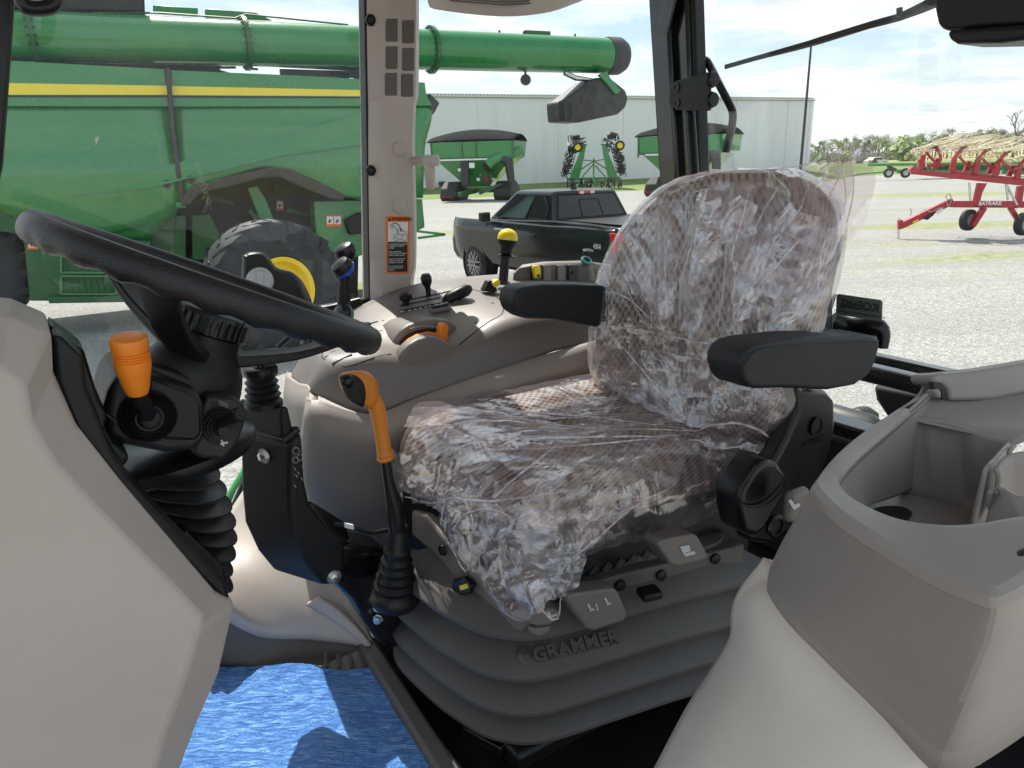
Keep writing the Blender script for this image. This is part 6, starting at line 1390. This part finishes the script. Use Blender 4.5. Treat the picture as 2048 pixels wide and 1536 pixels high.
bt_=MB().lathe(c,ax,pf_,32).mk('rubber_boot',M['rubber'],lp)
MB().lathe(c+ax.normalized()*.044,ax,[(.0265,0),(.0275,.004),(.0275,.010),(.025,.012),(.001,.012)],32).mk('boot_cap',M['black_s'],bt_)
MB().tube([K(519,762,R=1.17),K(518,735,R=1.17),K(522,718,R=1.17),K(536,709,R=1.17),K(570,706,R=1.17),K(598,702,R=1.17),K(612,690,R=1.17),K(614,668,R=1.17)],.0095,14,smoothn=4).mk('crank_lever',M['black_paint'],lp)
for x,y,R_ in ((530,911,1.149),(667,1153,1.145)): 
    pw=S(x,y,pst,.001); wd_=(-CRt if x>600 else (CF-CRt*.55).normalized())
    o=MB().lathe(pw,wd_,[(.013,0),(.013,.002),(.009,.002)],24).mk('washer',M['steel'],lp)
    MB().lathe(pw+wd_*.002,wd_,[(.0085,0),(.0085,.006),(.006,.007),(.001,.007)],6).mk('bolt_head',M['steel'],o)
dsx=(K(612,900,R=1.149)-K(585,905,R=1.149)).normalized()
m=MB()
for cx,cy,r_ in ((592,902,7),(600,915,6),(591,920,6)): m.tube([K(x,y,R=1.119) for x,y in circ(cx,cy,r_,10)],.0005,4)
for x,y in ((590,938),(597,946),(606,935),(593,952),(604,958),(590,972)): m.tube([K(x-2,y-3,R=1.119),K(x+2,y+3,R=1.119)],.0006,4)
m.mk('diagram',M['greymark'],lp)
# ================================================================ orange gear lever
gl_=thing('gear_lever',K(805,1190,R=1.06),'amber orange gear lever with black thumb pad and long black shaft','gear lever')
R_=1.04
pts=[(744,796,.013),(752,812,.0135),(757,830,.0125),(762,860,.0115),(768,900,.012),(771,915,.0125)]
m=MB(); m.tube([K(x,y,R=R_) for x,y,_ in pts],[r for _,_,r in pts],20,smoothn=5); hd2=m.mk('handle',M['lever_orange'],gl_)
v,f,uv=loft([[K(x,y,R=R_+.008) for x,y in [(678,752),(688,744),(715,741),(738,745),(755,765),(760,800),(748,820),(728,814),(700,800),(682,775)]],[K(x,y,R=R_-.012) for x,y in [(680,755),(690,747),(715,743),(736,748),(752,767),(757,798),(746,816),(728,812),(702,798),(684,775)]],[K(x,y,R=R_-.018) for x,y in [(686,758),(694,751),(714,748),(731,753),(745,770),(749,795),(741,806),(729,805),(706,792),(690,774)]]],4,3); mk('head',v,f,M['lever_orange'],hd2)
v,f,uv=loft([[K(x,y,R=R_-.0165) for x,y in [(679,757),(688,749),(712,750),(728,765),(733,790),(728,812),(716,811),(692,792)]],[K(x,y,R=R_-.022) for x,y in [(683,758),(690,753),(710,754),(724,768),(728,790),(724,806),(716,805),(695,789)]]],4,2); mk('thumb_pad',v,f,M['black'],hd2) 
MB().lathe(K(695,763,R=R_-.021),-CRt,[(.010,0),(.009,.004),(.005,.007),(.001,.008)],20).mk('button',M['black_s'],hd2)
m=MB()
for q in (0,1): m.lathe(K(770,905+q*9,R=R_),K(771,915,R=R_)-K(768,900,R=R_),[(.0125,-.002),(.0138,0),(.0138,.003),(.0125,.005)],20)
m.mk('handle_rings',M['lever_orange'],hd2)
MB().tube([K(770,915,R=R_),K(777,960,R=R_),K(790,1010,R=R_),K(797,1060,R=R_)],[.0085,.009,.015,.014],16).mk('shaft',M['black_s'],gl_)
c=K(790,1195,R=1.06); ax=K(797,1050,R=1.05)-c; L_=ax.length
pf_=[(.040,-.01),(.044,0)]
for i in range(5): pf_+=[(.042-.0035*i,.012+i*.016),(.034-.003*i,.019+i*.016)]
pf_+=[(.024,.095),(.019,L_*.72),(.0155,L_*.98),(.014,L_)]
MB().lathe(c,ax,pf_,32).mk('rubber_gaiter',M['rubber'],gl_)
m=MB(); m.tube([K(670,1048,R=1.12),K(700,1052,R=1.10),K(740,1065,R=1.10),K(775,1060,R=1.10)],.004,8,smoothn=3); cb=m.mk('floor_cable',M['rubber'],None); props(cb,'thin black cable with a white tag running behind the joystick post','cable'); WL[cb]=cb.location.copy()
rbox('cable_tag',K(698,1052,R=1.095),(K(708,1054,R=1.1)-K(690,1050,R=1.1)),CRt*.006,Z*.009,M['white'],cb,.001)
# pedestal block and bolts under the console
blk=thing('floor_pedestal',K(720,1180,R=1.1),'dark steel floor pedestal with two zinc bolts beside the seat base','pedestal')
prism('plate',KL([(660,1080),(780,1105),(805,1160),(800,1300),(760,1290),(700,1200),(660,1160)],R=1.13),CRt*.08,M['black_paint'],blk,.01)
prism('side_plate',[K(x,y,F=-.47) for x,y in [(740,1210),(800,1180),(830,1290),(830,1480),(780,1400),(742,1300)]],-CF*.02,M['dusty_black'],blk,.005)
for x,y in ((757,1212),(757,1236)):
    o=MB().lathe(K(x,y,R=1.12),-CRt*.6+CF*.5,[(.010,0),(.010,.003),(.0078,.003),(.0078,.010),(.001,.011)],6).mk('bolt',M['steel'],blk)
# ================================================================ blue protective film on the floor
bp=[[K(330,1345,U=-.934),K(445,1334,U=-.934),K(560,1330,U=-.93),K(600,1328,U=-.928),K(680,1338,U=-.934),K(745,1334,U=-.934)],
    [K(300,1440,U=-.936),K(420,1420,U=-.933),K(540,1420,U=-.934),K(620,1415,U=-.93),K(710,1410,U=-.934),K(796,1400,U=-.934)],
    [K(260,1540,U=-.936),K(400,1530,U=-.932),K(540,1520,U=-.934),K(650,1510,U=-.930),K(760,1500,U=-.934),K(868,1500,U=-.934)],
    [K(150,1760,U=-.936),K(380,1760,U=-.936),K(560,1740,U=-.934),K(700,1720,U=-.934),K(850,1700,U=-.934),K(1000,1700,U=-.934)]]
v,f,uv,_,_=grid(bp,22); v=[p+Z*(noise.fractal(p*16,1,2,4)*.0038+noise.noise(V((p.x*9+p.y*14,p.y*60-p.x*30,0)))*.0022) for p in v]
o=mk('floor_film',v,f,M['tarp_blue'],None,solid=.001); props(o,'wrinkled blue plastic film lying on the cab floor','floor film')
# ================================================================ left fender console and storage box
fc=thing('fender_console',K(1600,1500,D=.75),'beige padded fender cover below the storage box at the lower right','fender cover')
g0=[[K(1545,1120,D=.86),K(1650,1230,D=.80),K(1790,1370,D=.74),K(1960,1530,D=.68)],
    [K(1498,1215,D=.87),K(1560,1212,D=.80),K(1700,1335,D=.74),K(1880,1520,D=.68)],
    [K(1490,1290,D=.88),K(1545,1270,D=.785),K(1680,1400,D=.725),K(1840,1560,D=.67)],
    [K(1440,1370,D=.90),K(1530,1370,D=.79),K(1640,1490,D=.725),K(1760,1600,D=.68)],
    [K(1395,1440,D=.90),K(1480,1460,D=.80),K(1570,1560,D=.74),K(1650,1680,D=.70)],
    [K(1330,1560,D=.90),K(1400,1600,D=.82),K(1480,1700,D=.78),K(1560,1760,D=.74)]]
v,f,uv,_,_=grid(g0,6); cvo=mk('cover',v,f,M['beige_light'],fc,solid=.02,off=1)
g1=[[K(1498,1215,D=.885),K(1490,1290,D=.895),K(1440,1370,D=.91),K(1395,1440,D=.91),K(1325,1560,D=.91)],[K(1500,1215,D=.99),K(1492,1290,D=1.0),K(1442,1370,D=1.0),K(1397,1440,D=1.0),K(1327,1560,D=1.0)]]
v,f,uv,_,_=grid(g1,4); mk('cover_side',v,f,M['beige'],fc,solid=.01)
v,f,uv,_,_=grid([[K(1530,1130,D=.88),K(1500,1200,D=.87),K(1560,1205,D=.81),K(1700,1330,D=.755),K(1890,1512,D=.69)],[K(1560,1110,D=.88),K(1545,1190,D=.84),K(1575,1195,D=.80),K(1715,1322,D=.75),K(1885,1495,D=.69)]],4); lip=mk('cover_lip',v,f,M['beige_light'],fc,solid=.01)
MB().tube([K(1540,1212,D=.79),K(1562,1220,D=.772),K(1630,1280,D=.742),K(1700,1342,D=.714),K(1790,1430,D=.684),K(1875,1517,D=.654)],[.0005,.002,.002,.002,.002,.001],8,smoothn=3).mk('cover_seam',M['ink'],fc)
bx=thing('storage_box',K(1750,1200,D=.62),'taupe moulded storage bin with cup holder and round black mat inside at the right edge','storage box')
# outer shell: rim slope, then the front face
o1=[K(1850,800,D=.84),K(1760,855,D=.78),K(1690,910,D=.72),K(1645,965,D=.66),K(1640,985,D=.64),K(1680,1030,D=.60),K(1760,1085,D=.56),K(1870,1150,D=.52),K(1965,1190,D=.49),K(2000,1190,D=.485),K(2060,1150,D=.49),K(2140,1090,D=.50)]
i1=[K(1850,786,D=.85),K(1780,850,D=.785),K(1715,905,D=.725),K(1672,950,D=.675),K(1668,975,D=.66),K(1700,1008,D=.63),K(1780,1045,D=.59),K(1880,1062,D=.56),K(1960,1060,D=.545),K(2010,1052,D=.54),K(2060,1044,D=.54),K(2140,1030,D=.54)]
l1=[K(1822,815,D=.86),K(1720,890,D=.80),K(1655,965,D=.75),K(1615,1030,D=.71),K(1612,1050,D=.69),K(1665,1090,D=.64),K(1745,1150,D=.60),K(1850,1215,D=.56),K(1945,1260,D=.525),K(1990,1260,D=.52),K(2050,1220,D=.52),K(2140,1150,D=.53)]
l2=[K(1700,900,D=.90),K(1640,980,D=.87),K(1590,1060,D=.84),K(1555,1130,D=.81),K(1550,1170,D=.79),K(1590,1225,D=.755),K(1680,1310,D=.72),K(1780,1400,D=.685),K(1865,1475,D=.655),K(1905,1490,D=.645),K(1990,1445,D=.64),K(2140,1340,D=.64)]
l3=[p-Z*.03 for p in l2]
LR=lambda A_,B_,t:[a.lerp(b,t) for a,b in zip(A_,B_)]
v,f,uv,_,_=grid([[p-Z*.006 for p in i1],[p-Z*.001 for p in i1],LR(i1,o1,.06),LR(i1,o1,.5),LR(i1,o1,.94),[p-Z*.001 for p in LR(i1,o1,.985)],[p-Z*.002 for p in LR(o1,l1,.03)],LR(o1,l1,.12),l1,LR(l1,l2,.5),LR(l1,l2,.94),l2,l3],5,1); mk('shell',v,f,M['taupe_box'],bx,solid=.006,off=-1,auto=16)
# inner cavity
ib=[K(1850,960,D=.90),K(1800,985,D=.84),K(1740,1005,D=.80),K(1720,1018,D=.765),K(1720,1030,D=.75),K(1740,1045,D=.73),K(1800,1062,D=.70),K(1880,1075,D=.67),K(1960,1080,D=.655),K(2010,1075,D=.65),K(2060,1070,D=.65),K(2140,1060,D=.65)]
v,f,uv,_,_=grid([i1,[a.lerp(b,.15) for a,b in zip(i1,ib)],[a.lerp(b,.9) for a,b in zip(i1,ib)],ib],5); mk('cavity_wall',v,f,M['taupe_box'],bx,solid=.004)
v,f,uv,_,_=grid([[K(1790,830,D=.845),K(1880,848,D=.822),K(1950,863,D=.80),K(2010,880,D=.778),K(2026,885,D=.77)],[K(1792,838,D=.84),K(1880,852,D=.83),K(1950,870,D=.80),K(2006,890,D=.78),K(2012,900,D=.77)],[K(1800,960,D=.86),K(1880,985,D=.84),K(1950,1000,D=.82),K(1985,1010,D=.80),K(1988,1015,D=.78)],[K(1805,1000,D=.86),K(1880,1035,D=.84),K(1940,1055,D=.80),K(1980,1065,D=.78),K(1982,1070,D=.76)]],5,1); mk('back_wall',v,f,M['taupe_box'],bx,solid=.006,off=1)
v,f,uv,_,_=grid([[K(2026,886,D=.775),K(2000,908,D=.73),K(1972,936,D=.69)],[K(2010,900,D=.77),K(1990,925,D=.72),K(1968,950,D=.685)],[K(1985,1040,D=.78),K(1965,1060,D=.74),K(1940,1062,D=.70)]],4); mk('divider',v,f,M['taupe_box'],bx,solid=.004,off=0)
v,f,uv,_,_=grid([[K(1985,940,D=.68),K(2010,912,D=.70),K(2050,903,D=.70),K(2140,905,D=.70)],[K(1990,962,D=.68),K(2010,940,D=.70),K(2050,930,D=.70),K(2140,930,D=.70)],[K(1970,1050,D=.70),K(2000,1020,D=.72),K(2050,1000,D=.72),K(2140,1000,D=.72)]],4); mk('cup_wall',v,f,M['taupe_box'],bx,solid=.004)
v,f,uv,_,_=grid([[K(1988,982,D=.60),K(2000,974,D=.60),K(2030,990,D=.58),K(2070,994,D=.57)],[K(1985,990,D=.60),K(1998,985,D=.60),K(2040,1035,D=.57),K(2080,1042,D=.56)],[K(1968,1052,D=.62),K(1975,1055,D=.61),K(2040,1060,D=.57),K(2080,1060,D=.56)]],4); mk('cup_lip',v,f,M['taupe_box'],bx,solid=.004)
v,f,uv,_,_=grid([[K(1760,1010,D=.80),K(1860,1040,D=.76),K(2000,1080,D=.70)],[K(1740,1050,D=.78),K(1860,1090,D=.72),K(1990,1120,D=.66)]],3); cvf=mk('cavity_floor',[K(1700,960,D=.90),K(2060,1010,D=.84),K(2060,1150,D=.66),K(1700,1080,D=.74)],[(0,1,2,3)],M['taupe_box'],bx,solid=.01,smooth=False)
prism('round_mat',[S(1780+43*math.cos(a),1034+15*math.sin(a),cvf,.002) for a in [k*math.pi/16 for k in range(32)]],Z*.003,M['rubber'],bx,.001)
# top deck and lid hinge block
v,f,uv,_,_=grid([[K(1862,745,D=.93),K(1960,735,D=.92),K(2100,722,D=.92)],[K(1870,790,D=.88),K(1960,805,D=.86),K(2100,800,D=.84)],[K(1790,826,D=.845),K(1900,845,D=.825),K(2100,860,D=.79)],[K(1790,832,D=.845),K(1950,866,D=.80),K(2030,886,D=.77)],],5,1)
mk('deck',v,f,M['taupe_box'],bx,solid=.003)
v,f,uv,_,_=grid([[K(1862,760,D=.92),K(1845,790,D=.885),K(1790,826,D=.845),K(1760,850,D=.80)],[K(1850,765,D=.92),K(1830,795,D=.885),K(1775,832,D=.845),K(1745,862,D=.80)],[K(1842,785,D=.92),K(1815,812,D=.885),K(1762,845,D=.845),K(1735,880,D=.81)]],4); mk('deck_edge',v,f,M['taupe_box'],bx,solid=.01)
v,f,uv,_,_=grid([[K(2150,770,D=.80),K(2050,800,D=.79),K(1990,860,D=.77),K(2030,890,D=.76),K(2150,880,D=.74)],[K(2150,900,D=.72),K(2090,905,D=.72),K(2040,905,D=.73),K(2045,902,D=.74),K(2150,900,D=.73)]],3)
lidp=[(1862,752),(1880,745),(1895,747),(1960,740),(2110,715),(2110,775),(1985,800),(1900,802),(1895,778),(1884,770),(1866,768)]
prism('hinge_block',[K(x,y,D=.86) for x,y in lidp],FW*.05-Z*.0,M['taupe_box'],bx,.008,4)
prism('hinge_slot',[K(x,y,D=.858) for x,y in [(1866,764),(1884,766),(1890,776),(1890,800),(1884,797),(1883,782),(1868,778)]],FW*.01,M['ink'],bx,.001)
prism('hinge_tongue',[K(x,y,D=.855) for x,y in [(1868,780),(1878,776),(1884,784),(1884,798),(1874,795)]],FW*.02,M['taupe_box'],bx,.003)
prism('side_recess',[K(x,y,D=.50) for x,y in [(2032,1130),(2040,1110),(2070,1095),(2070,1170),(2045,1152)]],FW*.01,M['ink'],bx,.004)
